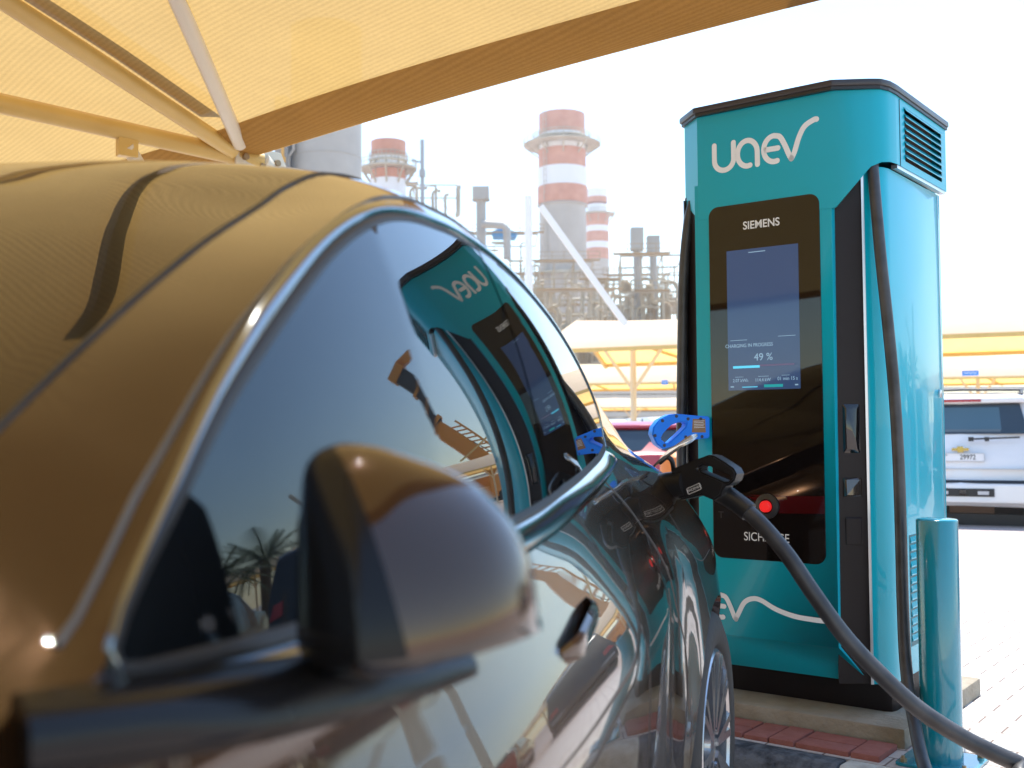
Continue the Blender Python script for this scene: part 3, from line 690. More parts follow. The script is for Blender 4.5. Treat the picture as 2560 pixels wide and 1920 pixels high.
# door mirror: top and bottom outline along the housing (w outward), bulging to the front and lower edge
mA, mB_ = V(-.36, .638, 0), V(-.2278, .729, 0)       # (s, t)
mw = (mB_-mA).normalized(); mn = V(mw.y, -mw.x, 0)   # outward / towards the front
MWD = .159
def mp(w_, d, z): q = mA+mw*w_+mn*d; return cp(q.y, q.x, z)
m_top = pchip(*zip(*[(0.0, -0.0565), (0.0009, -0.0459), (0.0018, -0.0323), (0.0046, -0.0219), (0.0155, -0.0123), (0.0292, -0.0091), (0.0456, -0.0108), (0.0774, -0.0199), (0.1093, -0.033), (0.1285, -0.0466), (0.1448, -0.0655), (0.1549, -0.0881), (0.1581, -0.1075), (0.159, -0.1166)]))
m_bot = pchip(*zip(*[(0.0, -0.1476), (0.0036, -0.1505), (0.0091, -0.1514), (0.0273, -0.1527), (0.0547, -0.1508), (0.0765, -0.1467), (0.1084, -0.1409), (0.1376, -0.1348), (0.1549, -0.1298), (0.159, -0.1239)]))
mir = bpy.data.objects.new('side_mirror', None); mir.empty_display_size = .05; link(mir, car); mir.location = mp(.08, 0, -.09); _mo = mir.location.copy()
HS = [(k/30)**1.5 for k in range(31)]
def m_dep(w_, h): return .088*max(0, 1-(w_/(MWD+.0003))**2.4)**.5*min(1, (w_/.026))**.5*max(0, 1-(1-.95*h)**1.9)**.62
def m_pt(w_, h):
    d = m_dep(w_, h); z = m_top(w_)+(m_bot(w_)-m_top(w_))*h; return mp(w_, d, z*(1-.9*d/.75))-_mo
wcut = lambda h: .020+.036*h**.8
def mpart(name, wf, M_):
    return MB().grid([[m_pt(wf(k, h), h) for h in HS] for k in np.linspace(0, 1, 31)]).build(name, M_, mir, smooth=70, merge=.0002)
mpart('mirror_cap', lambda k, h: wcut(h)+(MWD-wcut(h))*math.sin(k*math.pi/2), PAINT)
mpart('mirror_inner_cover', lambda k, h: wcut(h)*k**1.6, mat('satin black plastic', (.008, .008, .009), .22, ior=1.3))
WS = [MWD*(.5-.5*math.cos(math.pi*k/44)) for k in range(45)]
rb = MB(); rb.grid([[m_pt(w_, 1), m_pt(w_, 1)+V(0, .002, -.005), m_pt(w_, 1)+V(0, .008, -.009), mp(w_, -.012, m_bot(w_)*.985)-_mo] for w_ in WS]); rb.build('mirror_lower_rim', PIANO, mir, smooth=50, merge=.0002)
bk = MB(); bk.grid([[mp(w_, 0, m_top(w_))-_mo, mp(w_, -.018, m_top(w_)-.004)-_mo, mp(w_, -.026, m_top(w_)+(m_bot(w_)-m_top(w_))*.12)-_mo, mp(w_, -.026, m_top(w_)+(m_bot(w_)-m_top(w_))*.9)-_mo, mp(w_, -.012, m_bot(w_)*.985)-_mo] for w_ in WS]); bk.build('mirror_bezel', PIANO, mir, smooth=50, merge=.0002)
mg = MB(); q = [(w_, m_top(w_)) for w_ in np.linspace(.014, .148, 14)]+[(w_, m_bot(w_)) for w_ in np.linspace(.148, .014, 14)]
mg.add([mp(.08+(x-.08)*.93, -.0275, -.09+(z+.09)*.8)-_mo for x, z in q], [tuple(range(len(q)))]); mg.build('mirror_glass', mat('mirror glass', (.7, .72, .74), .01, metal=1.), mir)
fb = MB(); st_ = [(.43, -.392, -.150, .018, .03), (.50, -.372, -.158, .019, .04), (.58, -.352, -.166, .019, .045), (.66, -.330, -.172, .017, .045), (.72, -.315, -.176, .014, .04), (.785, -.297, -.180, .008, .02)]
rows = []
for t, s, z, h, d in st_:
    rows.append([cp(t+dx*d, s+dy*d, z+dz*h)-_mo for dx, dy, dz in [(-.12, .15, 1.0), (-.25, .35, .5), (-.3, .4, -.3), (-.1, .2, -.9), (.5, -.6, -1.2), (1.2, -1.6, -1.0), (1.3, -1.8, .3), (.6, -.7, 1.1)]])
fb.grid(rows, close=True); fb.add(rows[0], [tuple(range(8))]); fb.add(rows[-1], [tuple(range(8))[::-1]])
fb.build('mirror_foot', mat('satin black plastic', (.008, .008, .009), .22, ior=1.3), mir, smooth=50)
#@@ CABLES
rc = [at(x, y, d) for x, y, d in ((1884, 340, 3.82), (1886, 368, 3.80), (1893, 450, 3.765), (1903, 560, 3.745), (1918, 700, 3.73), (1932, 850, 3.72), (1941, 1000, 3.70), (1946, 1150, 3.68), (1950, 1300, 3.64), (1957, 1440, 3.57))]
rc += [at(1975, 1560, 3.44), at(2000, 1665, 3.27), at(2040, 1735, 3.10), V(1.32, 2.78, .03), V(1.55, 2.55, .022), V(1.95, 2.45, .022), V(2.35, 2.62, .022), V(2.55, 2.85, .022), V(2.50, 2.75, .10), V(2.0, 2.5, .16)]
gun = V(.50, 2.86, HC-.115)       # where the gun sits in the car's flank, set again from the car below
ca = empty('charging_cable', chp(.098, -.225, -.05), 0, 'thick black charging cable with black D-handled plug pushed into the bronze car', 'charging cable')
_o = ca.location.copy()
fc = [at(1560, 1066, 2.74), at(1590, 1085, 2.72), at(1640, 1128, 2.68), at(1700, 1198, 2.64), at(1760, 1286, 2.61), at(1826, 1376, 2.59), at(1900, 1455, 2.57), at(1985, 1532, 2.55), at(2085, 1596, 2.53), at(2200, 1650, 2.50), at(2330, 1702, 2.46)]
cab = catmull(rc[:-1]+fc[::-1], 9)
MB().tube([p-_o for p in cab], .0198, 14).build('cable', RUB, ca, smooth=70)
gj = [p-_o for p in catmull([at(1548, 1058, 2.745), at(1572, 1072, 2.735), at(1598, 1090, 2.715), at(1618, 1106, 2.70)], 4)]
MB().tube(gj, [.027]*3+[.026, .0255]*2+[.025]*(len(gj)-7), 14).build('strain_relief', BLKPL, ca, smooth=50)
# gun body and D handle: outlines traced in its own flat plane, given real thickness
g0 = at(1520, 1040, 2.76); gx = (at(1600, 1020, 2.72)-at(1455, 1040, 2.86)).normalized(); gz = V(0, 0, 1); gz = (gz-gx*gz.dot(gx)).normalized(); gy = gx.cross(gz)
GMx = Matrix((gx, gz, gy)).transposed().to_4x4(); GMx.translation = g0-_o
def gpx(x, y):
    """photo position -> coordinates in the plane of the gun"""
    d = at(x, y, 1)-V(0, 0, HC); o = V(0, 0, HC)-g0; k = -o.dot(gy)/d.dot(gy); p = o+d*k; return (p.dot(gx), p.dot(gz))
out = [gpx(*p) for p in [(1459, 1013), (1500, 997), (1540, 982), (1551, 984), (1573, 997), (1593.5, 1011), (1599.6, 1023), (1595.5, 1037), (1583, 1048), (1573, 1050), (1565, 1070), (1551, 1080), (1524, 1069), (1477, 1080), (1463, 1049)]]
hole = [gpx(*p) for p in [(1518, 1012), (1526, 1005), (1542.5, 1007), (1565, 1017), (1585, 1026), (1588, 1031), (1582, 1039.5), (1573, 1040), (1557, 1033), (1524, 1019)]]
bm = bmesh.new()
def loop_edges(P):
    vs = [bm.verts.new((x, y, -.021)) for x, y in P]; return [bm.edges.new((vs[i], vs[(i+1) % len(vs)])) for i in range(len(vs))]
es = loop_edges(out)+loop_edges(hole)
bmesh.ops.triangle_fill(bm, edges=es, use_beauty=True)
r = bmesh.ops.extrude_face_region(bm, geom=list(bm.faces)); bmesh.ops.translate(bm, verts=[v for v in r['geom'] if isinstance(v, bmesh.types.BMVert)], vec=(0, 0, .042))
bmesh.ops.recalc_face_normals(bm, faces=bm.faces)
es = [e for e in bm.edges if len(e.link_faces) == 2 and e.calc_face_angle(0) > .9]
bmesh.ops.bevel(bm, geom=es, offset=.0045, segments=2, affect='EDGES', clamp_overlap=True)
me = bpy.data.meshes.new('plug_body'); bm.transform(GMx); bm.to_mesh(me); bm.free(); me.materials.append(BLKPL)
for p in me.polygons: p.use_smooth = True
me.set_sharp_from_angle(angle=math.radians(35)); link(bpy.data.objects.new('plug_body', me), ca)
MB().cyl(g0-_o-gx*.05, g0-_o-gx*.17, .036, 20).build('plug_nose', BLKPL, ca, smooth=40)
lx, ly = gpx(1510, 1055)
Tm = Matrix((gx, gz, -gx.cross(gz)*-1)).transposed().to_4x4()
side = 1 if (V(0, 0, HC)-g0).dot(gy) > 0 else -1
tm = Matrix((gx*1.0, gz, gy)).transposed().to_4x4(); tm.translation = g0-_o+gx*lx+gz*ly+gy*(.0225*side)
if side < 0: tm = tm @ Matrix.Rotation(math.pi, 4, 'Y')
tm = tm @ Matrix.Rotation(math.radians(14), 4, 'Z')
wl_ = mat('white print', (.7, .7, .68), .5)
MB().tube([tm @ V(x, y, 0) for x, y in rrect(-.021, .021, -.0075, .0075, .003)], .0009, 5, closed=True).build('plug_label', wl_, ca)
text('plug_label', 'PHOENIX', .0095, tm, wl_, ca, .0002)
# cable and blue plug parked on the charger's left side
sp = empty('spare_charging_cable', chp(-.68, -.10, .9), 0, 'black charging cable with bright blue D-handled plug stowed at the left side of the station', 'charging cable'); _s = sp.location.copy()
lc = [chp(-.640, -.085, 1.70), chp(-.655, -.095, 1.62), chp(-.672, -.10, 1.45), chp(-.682, -.10, 1.2), chp(-.690, -.10, .9), chp(-.692, -.10, .6), chp(-.690, -.10, .3), chp(-.70, -.16, .05), chp(-.72, -.26, -.035), chp(-.78, -.30, -.045), chp(-.84, -.22, -.045), chp(-.80, -.08, .02), chp(-.73, -.06, .35), chp(-.715, -.07, .62), chp(-.71, -.085, .74)]
MB().tube([p-_s for p in catmull(lc, 8)], .0198, 12).build('cable', RUB, sp, smooth=70)
D0 = 4.07
h0 = at(1465, 930, D0); hx = (at(1520, 925, D0+.03)-at(1405, 930, D0-.03)).normalized(); hz = V(0, 0, 1); hz = (hz-hx*hz.dot(hx)).normalized(); hy = hx.cross(hz)
def hpx(x, y):
    d = at(x, y, 1)-V(0, 0, HC); o = V(0, 0, HC)-h0; k = -o.dot(hy)/d.dot(hy); p = o+d*k; return (p.dot(hx), p.dot(hz))
out = [hpx(*p) for p in [(1404, 938), (1407, 922), (1420, 906), (1440, 896), (1458, 894), (1490, 897), (1528, 900), (1528, 946), (1500, 949), (1480, 952), (1455, 962), (1428, 970), (1414, 960)]]
hole = [hpx(*p) for p in [(1422, 948), (1428, 936), (1446, 918), (1462, 912), (1478, 913), (1476, 922), (1464, 934), (1440, 957), (1432, 956)]]
bm = bmesh.new()
es = loop_edges(out)+loop_edges(hole); bmesh.ops.triangle_fill(bm, edges=es, use_beauty=True)
r = bmesh.ops.extrude_face_region(bm, geom=list(bm.faces)); bmesh.ops.translate(bm, verts=[v for v in r['geom'] if isinstance(v, bmesh.types.BMVert)], vec=(0, 0, .042))
bmesh.ops.recalc_face_normals(bm, faces=bm.faces)
es = [e for e in bm.edges if len(e.link_faces) == 2 and e.calc_face_angle(0) > .9]; bmesh.ops.bevel(bm, geom=es, offset=.004, segments=2, affect='EDGES', clamp_overlap=True)
HM = Matrix((hx, hz, hy)).transposed().to_4x4(); HM.translation = h0-_s
me = bpy.data.meshes.new('plug_body'); bm.transform(HM); bm.to_mesh(me); bm.free(); me.materials.append(BLUE)
for p in me.polygons: p.use_smooth = True
me.set_sharp_from_angle(angle=math.radians(35)); link(bpy.data.objects.new('plug_body', me), sp)
sd_ = 1 if (V(0, 0, HC)-h0).dot(hy) > 0 else -1
SCRW = mat('plug screw', (.02, .025, .05), .4, metal=.4)
for x, y in ((1410, 941), (1426, 909), (1456, 899), (1481, 905), (1476, 944), (1430, 962), (1511, 943), (1508, 905)):
    px_, pz_ = hpx(x, y); c = h0-_s+hx*px_+hz*pz_+hy*(.0212*sd_); MB().cyl(c-hy*.004*sd_, c+hy*.0012*sd_, .0062, 10).build('screw', SCRW, sp, smooth=40)
a_, b_ = hpx(1491, 905), hpx(1519, 934)
q = [h0-_s+hx*x+hz*z+hy*(.0219*sd_) for x, z in ((a_[0], a_[1]), (b_[0], a_[1]-.002), (b_[0], b_[1]), (a_[0]-.006, b_[1]+.002))]
MB().add(q, [(0, 1, 2, 3)]).build('info_plate', mat('brown info plate', (.20, .10, .03), .4), sp)
for i in range(5):
    z = a_[1]-.008-i*.006; MB().add([h0-_s+hx*x+hz*zz+hy*(.0224*sd_) for x, zz in ((a_[0]+.003, z), (b_[0]-.004-.004*(i % 2), z), (b_[0]-.004-.004*(i % 2), z-.0016), (a_[0]+.003, z-.0016))], [(0, 1, 2, 3)]).build('info_line', LETT, sp)
#@@ CANOPY
N0 = V(-1.33, 5.40, HC+1.40)
can = empty('shade_canopy', V(-1.15, 5.55, 0), 0, 'large sand coloured shade net canopy on cream steel beams overhead, above the car', 'shade canopy'); _c0 = can.location.copy()
NET = fabric('sand shade net', (.35, .26, .125), (.42, .265, .085), .02)
HEM = fabric('doubled shade net', (.40, .27, .11), (.37, .205, .06), .0)
CREAM_GLOW = mat('cream steel paint', (.66, .45, .14), .45, noise=(5, .2, (.58, .38, .11)))  # yellow glow from the net overhead is put into this colour
CREAML = mat('pale cream steel paint', (.66, .58, .44), .42)
EX, EY = -D1, -D2                       # along the front edge to the right, and inwards
LR, LL, LI = 2.96, 7.0, 7.2             # right, left and inward reach from the post node
HEMW = .30
E0 = N0+D2*.06+EX*.05+V(0, 0, -.02)
def chz(a, b):
    """height of the net over a along the edge, b inwards"""
    right = LR+.60*min(b, 4)-a; z = .13*min(b, 3.4)-.13*max(b-3.6, 0)
    z = min(z, .13*right+.02) if right < 2.2 else z
    return z+.02*math.sin(a*1.7+b)*min(1, b)
def edge_in(a):        # scallop of the front edge between post nodes
    L = LR if a > 0 else LL
    return .05*math.sin(math.pi*min(abs(a)/L, 1))**.8
na, nb = 60, 44
A_ = list(np.linspace(-LL, LR, na)); B_ = [LI*(k/nb)**1.25 for k in range(nb+1)]
def cpt(a, b):
    if a > 0: a = a*(1+.60*min(b, 4)/LR)
    bb = edge_in(a)*(1-b/LI)+b
    return E0+EX*a+EY*bb+V(0, 0, chz(a, b)+.022*a)-_c0
rows = [[cpt(a, b) for b in B_] for a in A_]
MB().grid(rows).build('net', NET, can, smooth=60)
hr = []
for a in A_: hr.append([cpt(a, 0)+V(0, 0, -.012), cpt(a, HEMW*.33)+V(0, 0, -.03), cpt(a, HEMW*.7)+V(0, 0, -.028), cpt(a, HEMW)+V(0, 0, -.008)])
MB().grid(hr).build('front_hem', HEM, can, smooth=60)
hr = [[cpt(LR-d/(1+.60*min(b, 4)/LR), b)+V(0, 0, -.012) for d in (0, .06, .12, .17)] for b in B_]
MB().grid(hr).build('side_hem', HEM, can, smooth=60)
hr = [[cpt(a, LI-d)+V(0, 0, -.012) for d in (0, .1, .2, .28)] for a in A_]
MB().grid(hr).build('back_hem', HEM, can, smooth=60)
def beam(name, pts, r, M_=CREAM_GLOW): MB().tube([p-_c0 for p in pts], r, 14).build(name, M_, can, smooth=60)
nB = V(-1.31, 5.26, HC+1.385); nA = V(-1.36, 5.32, HC+1.37); nC = V(-1.34, 5.38, HC+1.345)
beam('rafter', [nB, nB+V(.105, -1.3, .17)*1.0, nB+V(.105, -1.3, .17)*2.6], .034, CREAML)
beam('rafter', [nA, nA+V(-.46, -1.27, .20)*.55, nA+V(-.46, -1.27, .20)*3.2], .041)
beam('main_beam', [nC+V(.09, .07, -.0), nC+V(-.87, -.70, .075), nC+V(-.87, -.70, .075)*4.4], .045)
beam('knee_brace', [nC+V(-.87, -.70, .075)*.50+V(0, 0, -.06), nC+V(-.30, -.05, -.36), nC+V(.12, .24, -.80)], .033, CREAML)
# pocket of net wrapped along the second rafter
pk = []
for k in np.linspace(1.35, .25, 10): 
    p = nA+V(-.46, -1.27, .20)*k; pk.append([p+V(.05, 0, .035)-_c0, p+V(.10+.02*math.sin(k*9), .0, .055)-_c0, p+V(.16, .01, .075)-_c0])
MB().grid(pk).build('net_pocket', HEM, can, smooth=60)
pp = V(-1.16, 5.62, 0)
MB().lathe([(.105, .0), (.105, 2.36), (.10, 2.40), (.0, 2.41)], pp-_c0, 28).build('post', CREAML, can, smooth=50)
MB().box(pp-_c0+V(0, 0, .012), (.36, .36, .024)).build('base_plate', CREAML, can, bevel=.003)
nd = MB()
for d in (-.035, .035):
    nd.prism([(x, z) for x, z in [(-.05, -.07), (.22, -.07), (.26, -.02), (.22, .06), (-.05, .06)]], d-.006, d+.006, Matrix.Translation(nC-_c0) @ Matrix((V(.66, .75, 0), V(0, 0, 1), V(.75, -.66, 0))).transposed().to_4x4())
nd.build('node_bracket', CREAML, can, bevel=.002)
bt = MB()
for x, z in ((0, .0), (.1, -.03), (.19, .0)):
    p = nC+V(.66, .75, 0)*x+V(0, 0, z); bt.cyl(p+V(.75, -.66, 0)*.06-_c0, p-V(.75, -.66, 0)*.06-_c0, .017, 10)
bt.build('bolt', mat('brown bolt', (.3, .2, .1), .5, metal=.3), can, smooth=40)
MB().tube([p-_c0 for p in [nC+V(.09, .07, 0), pp+V(-.04, -.06, 2.36)]], .05, 12).build('post_arm', CREAML, can, smooth=50)
hg = MB(); p = nC+V(-.87, -.70, .075)*.50
hg.box(p-_c0+V(0, 0, -.055), (.05, .09, .12), rz=-.9); hg.build('brace_clevis', CREAM_GLOW, can, bevel=.004)
#@@ BACKGROUND
def hz(px): return 925-.0077*(px-1106)
PLANT = mat('pale plant steel', (.50, .44, .33), .7, noise=(.4, .25, (.36, .28, .18)))
PLANT2 = mat('tan plant steel', (.46, .35, .21), .7, noise=(.5, .25, (.32, .22, .12)))
PLG = mat('grey cladding', (.42, .39, .34), .6, noise=(.35, .22, (.33, .30, .26)))
STR_R = mat('haze-faded chimney red', (.60, .26, .15), .6, noise=(.5, .25, (.50, .18, .09)))  # haze fade put into the colour, so the red is paler
STR_W = mat('chimney white paint', (.74, .72, .70), .6)
CONCR = mat('chimney concrete', (.48, .42, .35), .85, noise=(.15, .2, (.38, .32, .26)))
RUSTY = mat('rust brown steel', (.26, .14, .08), .8)
def ring_platform(b, c, r0, r1, z, n=28, rail=1.1):
    b.lathe([(r0, z-.25), (r1, z-.25), (r1, z), (r0, z)], c, n)
    for h in (rail*.5, rail): b.tube([V(c[0]+r1*math.cos(2*math.pi*k/n), c[1]+r1*math.sin(2*math.pi*k/n), c[2]+z+h) for k in range(n)], .06, 5, closed=True)
    for k in range(n):
        an = 2*math.pi*k/n; p = V(c[0]+r1*math.cos(an), c[1]+r1*math.sin(an), c[2]+z); b.bar(p, p+V(0, 0, rail), .08)
    for k in range(0, n, 3):
        an = 2*math.pi*k/n; b.bar(V(c[0]+r1*.97*math.cos(an), c[1]+r1*.97*math.sin(an), c[2]+z-.25), V(c[0]+r0*math.cos(an), c[1]+r0*math.sin(an), c[2]+z-2.6), .2)
def chimney(name, px, D, wpx, bands, ybot, label, plats=(), ladder=True, flange=(), wall=CONCR):
    """bands: [(y top, y bottom, material index, width factor)] in photo rows"""
    c = at(px, hz(px), D); c.z = 0; r = wpx/2368*D/2; root = empty(name, c, 0, label, 'chimney', 'striped plant chimneys')
    prof, mi = [], []
    zz = lambda y: HC+(hz(px)-y)/2368*D
    b = MB(); first = True
    for (y0, y1, m_, kf) in bands:
        b.lathe([(r*kf, zz(y0)), (r*kf, zz(y1))], (0, 0, 0), 40, mats=[m_])
    kf = bands[0][3]; b.lathe([(r*kf, zz(bands[0][0])), (r*kf*.93, zz(bands[0][0])), (r*kf*.93, zz(bands[0][0])-3)], (0, 0, 0), 40, mats=[0, 0])
    kf = bands[-1][3]; b.lathe([(r*kf, zz(bands[-1][1])), (r*kf, -.5)], (0, 0, 0), 40, mats=[bands[-1][2]])
    b.build('shaft', [STR_R, STR_W, wall], root, smooth=50, recalc=False)
    for y, k in plats:
        p = MB(); ring_platform(p, (0, 0, 0), r*.98, r*k, zz(y)); p.build('platform', PLANT, root)
    for y in flange:
        MB().lathe([(r*1.0, zz(y)+.25), (r*1.05, zz(y)+.2), (r*1.05, zz(y)-.2), (r*1.0, zz(y)-.25)], (0, 0, 0), 40).build('ring_flange', wall, root, smooth=40)
    if ladder:
        lb = MB(); an = -2.35; x, y_ = r*1.06*math.cos(an), r*1.06*math.sin(an)
        for d in (-.3, .3): lb.bar(V(x+d, y_, 2), V(x+d, y_, zz(bands[0][0])), .12)
        for k in range(int(zz(bands[0][0])/1.2)): lb.bar(V(x-.3, y_, 2+k*1.2), V(x+.3, y_, 2+k*1.2), .07)
        lb.build('ladder', PLANT, root)
    return root, r, zz
root, r, zz = chimney('chimney', 1220, 235, 104, [(243, 288, 0, .97), (288, 322, 1, .97), (322, 362, 0, 1.0), (362, 403, 1, 1.03), (403, 442, 0, 1.05), (442, 700, 2, .98)], 700,
    'tallest red and white striped chimney, with a railed platform ring near its top', [(308, 1.62), (296, 1.2)], True, (442, 590))
vs_ = MB()
for k in range(12):
    an = 2*math.pi*k/12; vs_.bar(V(r*1.0*math.cos(an), r*1.0*math.sin(an), zz(640)), V(r*1.0*math.cos(an), r*1.0*math.sin(an), zz(592)), .35)
vs_.lathe([(r*1.25, zz(594)), (r*1.25, zz(590)), (r*.95, zz(590))], (0, 0, 0), 24); vs_.build('support_collar', PLANT, root)
chimney('chimney', 1295, 330, 50, [(407, 424, 1, .9), (424, 436, 0, .9), (440, 462, 1, .85), (462, 487, 0, 1.0), (487, 500, 1, 1.0), (500, 522, 0, 1.0), (522, 536, 1, 1.0), (536, 560, 0, 1.0), (560, 700, 2, 1.0)], 700,
    'slim distant red and white banded chimney partly behind the tallest one', [(460, 1.55)], False)
chimney('chimney', 841, 165, 76, [(302, 338, 0, 1.0), (338, 358, 1, 1.0), (366, 386, 0, 1.02), (386, 470, 1, 1.02)], 700,
    'short red and white topped chimney rising just above the car roof', [(360, 1.62), (344, 1.1)], False)
# grey steel stack behind the canopy post
c = at(706, hz(706), 105); c.z = 0; st_r = empty('grey_stack', c, 0, 'wide plain grey clad exhaust stack behind the canopy post', 'chimney'); r = 152/2368*105/2
b = MB()
for k in range(9): b.lathe([(r, 2+k*4.2), (r, 6.12+k*4.2), (r*1.012, 6.13+k*4.2), (r*1.012, 6.2+k*4.2)], (0, 0, 0), 44)
b.build('shaft', PLG, st_r, smooth=35, recalc=False)
b = MB(); b.box((-r*1.12, -2, 16), (1.2, 2.2, 33)); b.build('duct', mat('dark duct', (.28, .27, .25), .7), st_r, bevel=.05)
b = MB()
for z in (24.5, 26.3, 28.0): b.box((-r*1.16, -3.4, z), (1.3, .3, .5))
b.bar((-r*1.05, -3.4, 22), (-r*1.05, -3.4, 30), .25); b.build('yellow_bracket', mat('plant yellow', (.6, .30, .03), .6), st_r)
b = MB(); b.tube([(-r*.8, -r*.75, 34), (-r*.8, -r*.75, 27.5), (-r*.95, -r*.7, 26.8), (-r*.95, -r*.7, 10)], .16, 8); b.build('pipe', PLG, st_r, smooth=50)
# steel structures full of pipes and vessels
def structure(name, label, px0, px1, ytop, D, levels, depth, seed, dens=1.0, M_=PLANT, extra=()):
    rnd = random.Random(seed)
    p0, p1 = at(px0, hz(px0), D), at(px1, hz(px1), D); c = (p0+p1)/2; W = (p1-p0).length; H = (hz((px0+px1)/2)-ytop)/2368*D+HC
    root = empty(name, V(c.x, c.y, -.3), -math.atan2(c.x, c.y)*.6, label, 'plant structure', 'steel structures of the power plant')
    nx = max(4, int(W/2.6)); xs = [-W/2+W*i/(nx-1) for i in range(nx)]; ys = [0, depth]; hs = [H*(k+1)/levels for k in range(levels)]
    s_ = max(.13, W*.008)
    b = MB()
    for x in xs:
        top = H if levels < 3 else hs[max(1, min(levels-1, int(levels*(1-.45*abs(x)/(W/2)*rnd.random()))))]
        for y in ys: b.bar((x, y, 0), (x, y, top), s_*1.3)
    for h in hs:
        for y in ys: b.bar((xs[0], y, h), (xs[-1], y, h), s_, s_*1.6)
        for x in xs: b.bar((x, 0, h), (x, depth, h), s_)
    for i in range(nx-1):
        for k in range(levels):
            if rnd.random() < .55:
                z0 = hs[k-1] if k else 0; a, q = (xs[i], xs[i+1]) if rnd.random() < .5 else (xs[i+1], xs[i]); b.bar((a, 0, z0), (q, 0, hs[k]), s_*.7)
    b.build('steel_frame', M_, root)
    for h in hs:
        b = MB()
        x0 = xs[rnd.randrange(0, max(1, nx//2))]; x1 = xs[rnd.randrange(nx//2, nx)]
        b.box(((x0+x1)/2, -1.0, h+.10), (x1-x0+1.6, 1.2, .10))
        for rz_ in (.55, 1.1): b.bar((x0-.8, -1.6, h+rz_), (x1+.8, -1.6, h+rz_), .07)
        n = int((x1-x0)/1.5)+1
        for k in range(n+1): b.bar((x0-.8+(x1-x0+1.6)*k/n, -1.6, h), (x0-.8+(x1-x0+1.6)*k/n, -1.6, h+1.1), .08)
        b.build('walkway', PLANT2, root)
    b = MB()
    for k in range(int(75*dens)):
        r_ = rnd.choice([.06, .09, .12, .16, .22, .34])*(W/25+.6); x = rnd.uniform(xs[0], xs[-1]); y = rnd.uniform(-1.2, depth); z = rnd.uniform(.1, .92)*H
        x2 = min(max(x+rnd.uniform(-.45, .45)*W, xs[0]-1), xs[-1]+1); z2 = min(max(z+rnd.uniform(-.35, .35)*H, .5), H)
        pts = [V(x, y, z), V((x+x2)/2, y, z), V((x+x2)/2+.01, y, z2), V(x2, y, z2)] if rnd.random() < .5 else [V(x, y, 0), V(x, y, z), V(x2, y, z+.01)]
        q = []
        for i, p in enumerate(pts):
            if 0 < i < len(pts)-1:
                d0, d1 = (pts[i-1]-p), (pts[i+1]-p); f = min(.9*r_*3, d0.length*.45, d1.length*.45); q += [p+d0.normalized()*f, p+(d0.normalized()+d1.normalized())*f*.3, p+d1.normalized()*f]
            else: q.append(p)
        b.tube(q, r_, 8)
    b.build('piping', PLANT, root, smooth=50)
    for k in range(int(8*dens)):
        b = MB()
        x = rnd.uniform(xs[0]*.9, xs[-1]*.9); z = rnd.choice([0]+hs[:-1]); r_ = rnd.uniform(.35, 1.0); hgt = rnd.uniform(1.0, 3.2)
        if rnd.random() < .5: b.lathe([(0, z+.2), (r_, z+.5), (r_, z+hgt), (r_*.6, z+hgt+.5), (0, z+hgt+.6)], (x, depth*.4, 0), 14)
        else: b.box((x, depth*.3, z+hgt/2), (r_*2, r_*2, hgt))
        b.build('vessel', PLANT2, root, smooth=35)
    if extra:
        for nm, fn in extra: fn(root, H)
    return root
structure('plant_structure', 'pale pipework tower on steel legs right of the tallest chimney, below two square vents', 1345, 1480, 545, 120, 5, 9, 3, 1.7)
structure('plant_structure', 'low tangle of tan pipes and walkways between the two striped chimneys and the station', 1270, 1360, 600, 128, 4, 8, 5, 1.4)
structure('plant_structure', 'steel frame hugging the base of the tallest chimney', 1158, 1285, 560, 140, 4, 9, 9, 1.2)
structure('plant_structure', 'steel gantry with pipe bends behind the side window of the car', 985, 1165, 500, 150, 5, 10, 13, 1.6)
structure('plant_structure', 'walkways and pipes under the short chimney above the car roof', 800, 990, 392, 175, 6, 10, 17, 1.5)
structure('plant_structure', 'glimpse of yellowish pipework under the canopy corner beside the post', 400, 560, 345, 90, 5, 9, 19, 1.6, mat('plant ochre', (.55, .33, .10), .7))
structure('plant_structure', 'farther haze-softened pipe racks behind the tower with two square vents', 1318, 1500, 590, 165, 5, 10, 23, 1.6)
structure('plant_structure', 'low pipe racks in front of the tallest chimney base beside the white strut', 1180, 1330, 622, 112, 3, 8, 29, 1.6)
def vent(px, y0, y1, wpx, D, label, grp='square roof vents'):
    c = at(px, y1, D); wd = wpx/2368*D; h = (y1-y0)/2368*D; e = empty('vent_stack', V(c.x, c.y, 0), 0, label, 'vent', grp)
    MB().box((0, 0, c.z+h/2), (wd, wd, h)).build('hood', PLG, e, bevel=wd*.03)
    MB().cyl((0, 0, 0), (0, 0, c.z), wd*.3, 14).build('duct', PLG, e, smooth=50)
    MB().lathe([(wd*.3, c.z-.1), (wd*.55, c.z-.1), (wd*.55, c.z+.1), (wd*.3, c.z+.1)], (0, 0, 0), 14).build('collar', PLG, e)
    return e
vent(1376, 492, 540, 27, 122, 'left of the two pale square vents on the pipework tower')
vent(1411, 510, 545, 27, 124, 'right of the two pale square vents on the pipework tower')
vent(1039, 405, 432, 36, 120, 'grey boxy vent on a thin duct above the rear of the car roof', None)
def simple(name, b, M_, label, cat, loc, smooth=None, group=None):
    b.v = [tuple(V(*p)-V(*loc)) for p in b.v]; o = b.build(name, M_, smooth=smooth); o.location = loc; return tag(o, label, cat, group)
p = [at(1040, 484, 118), at(1085, 486, 118), at(1095, 496, 118), at(1096, 560, 118)]
simple('bent_duct', MB().tube(p, .42, 12), PLG, 'grey bent exhaust duct beneath the boxy vent', 'duct', p[-1], 40)
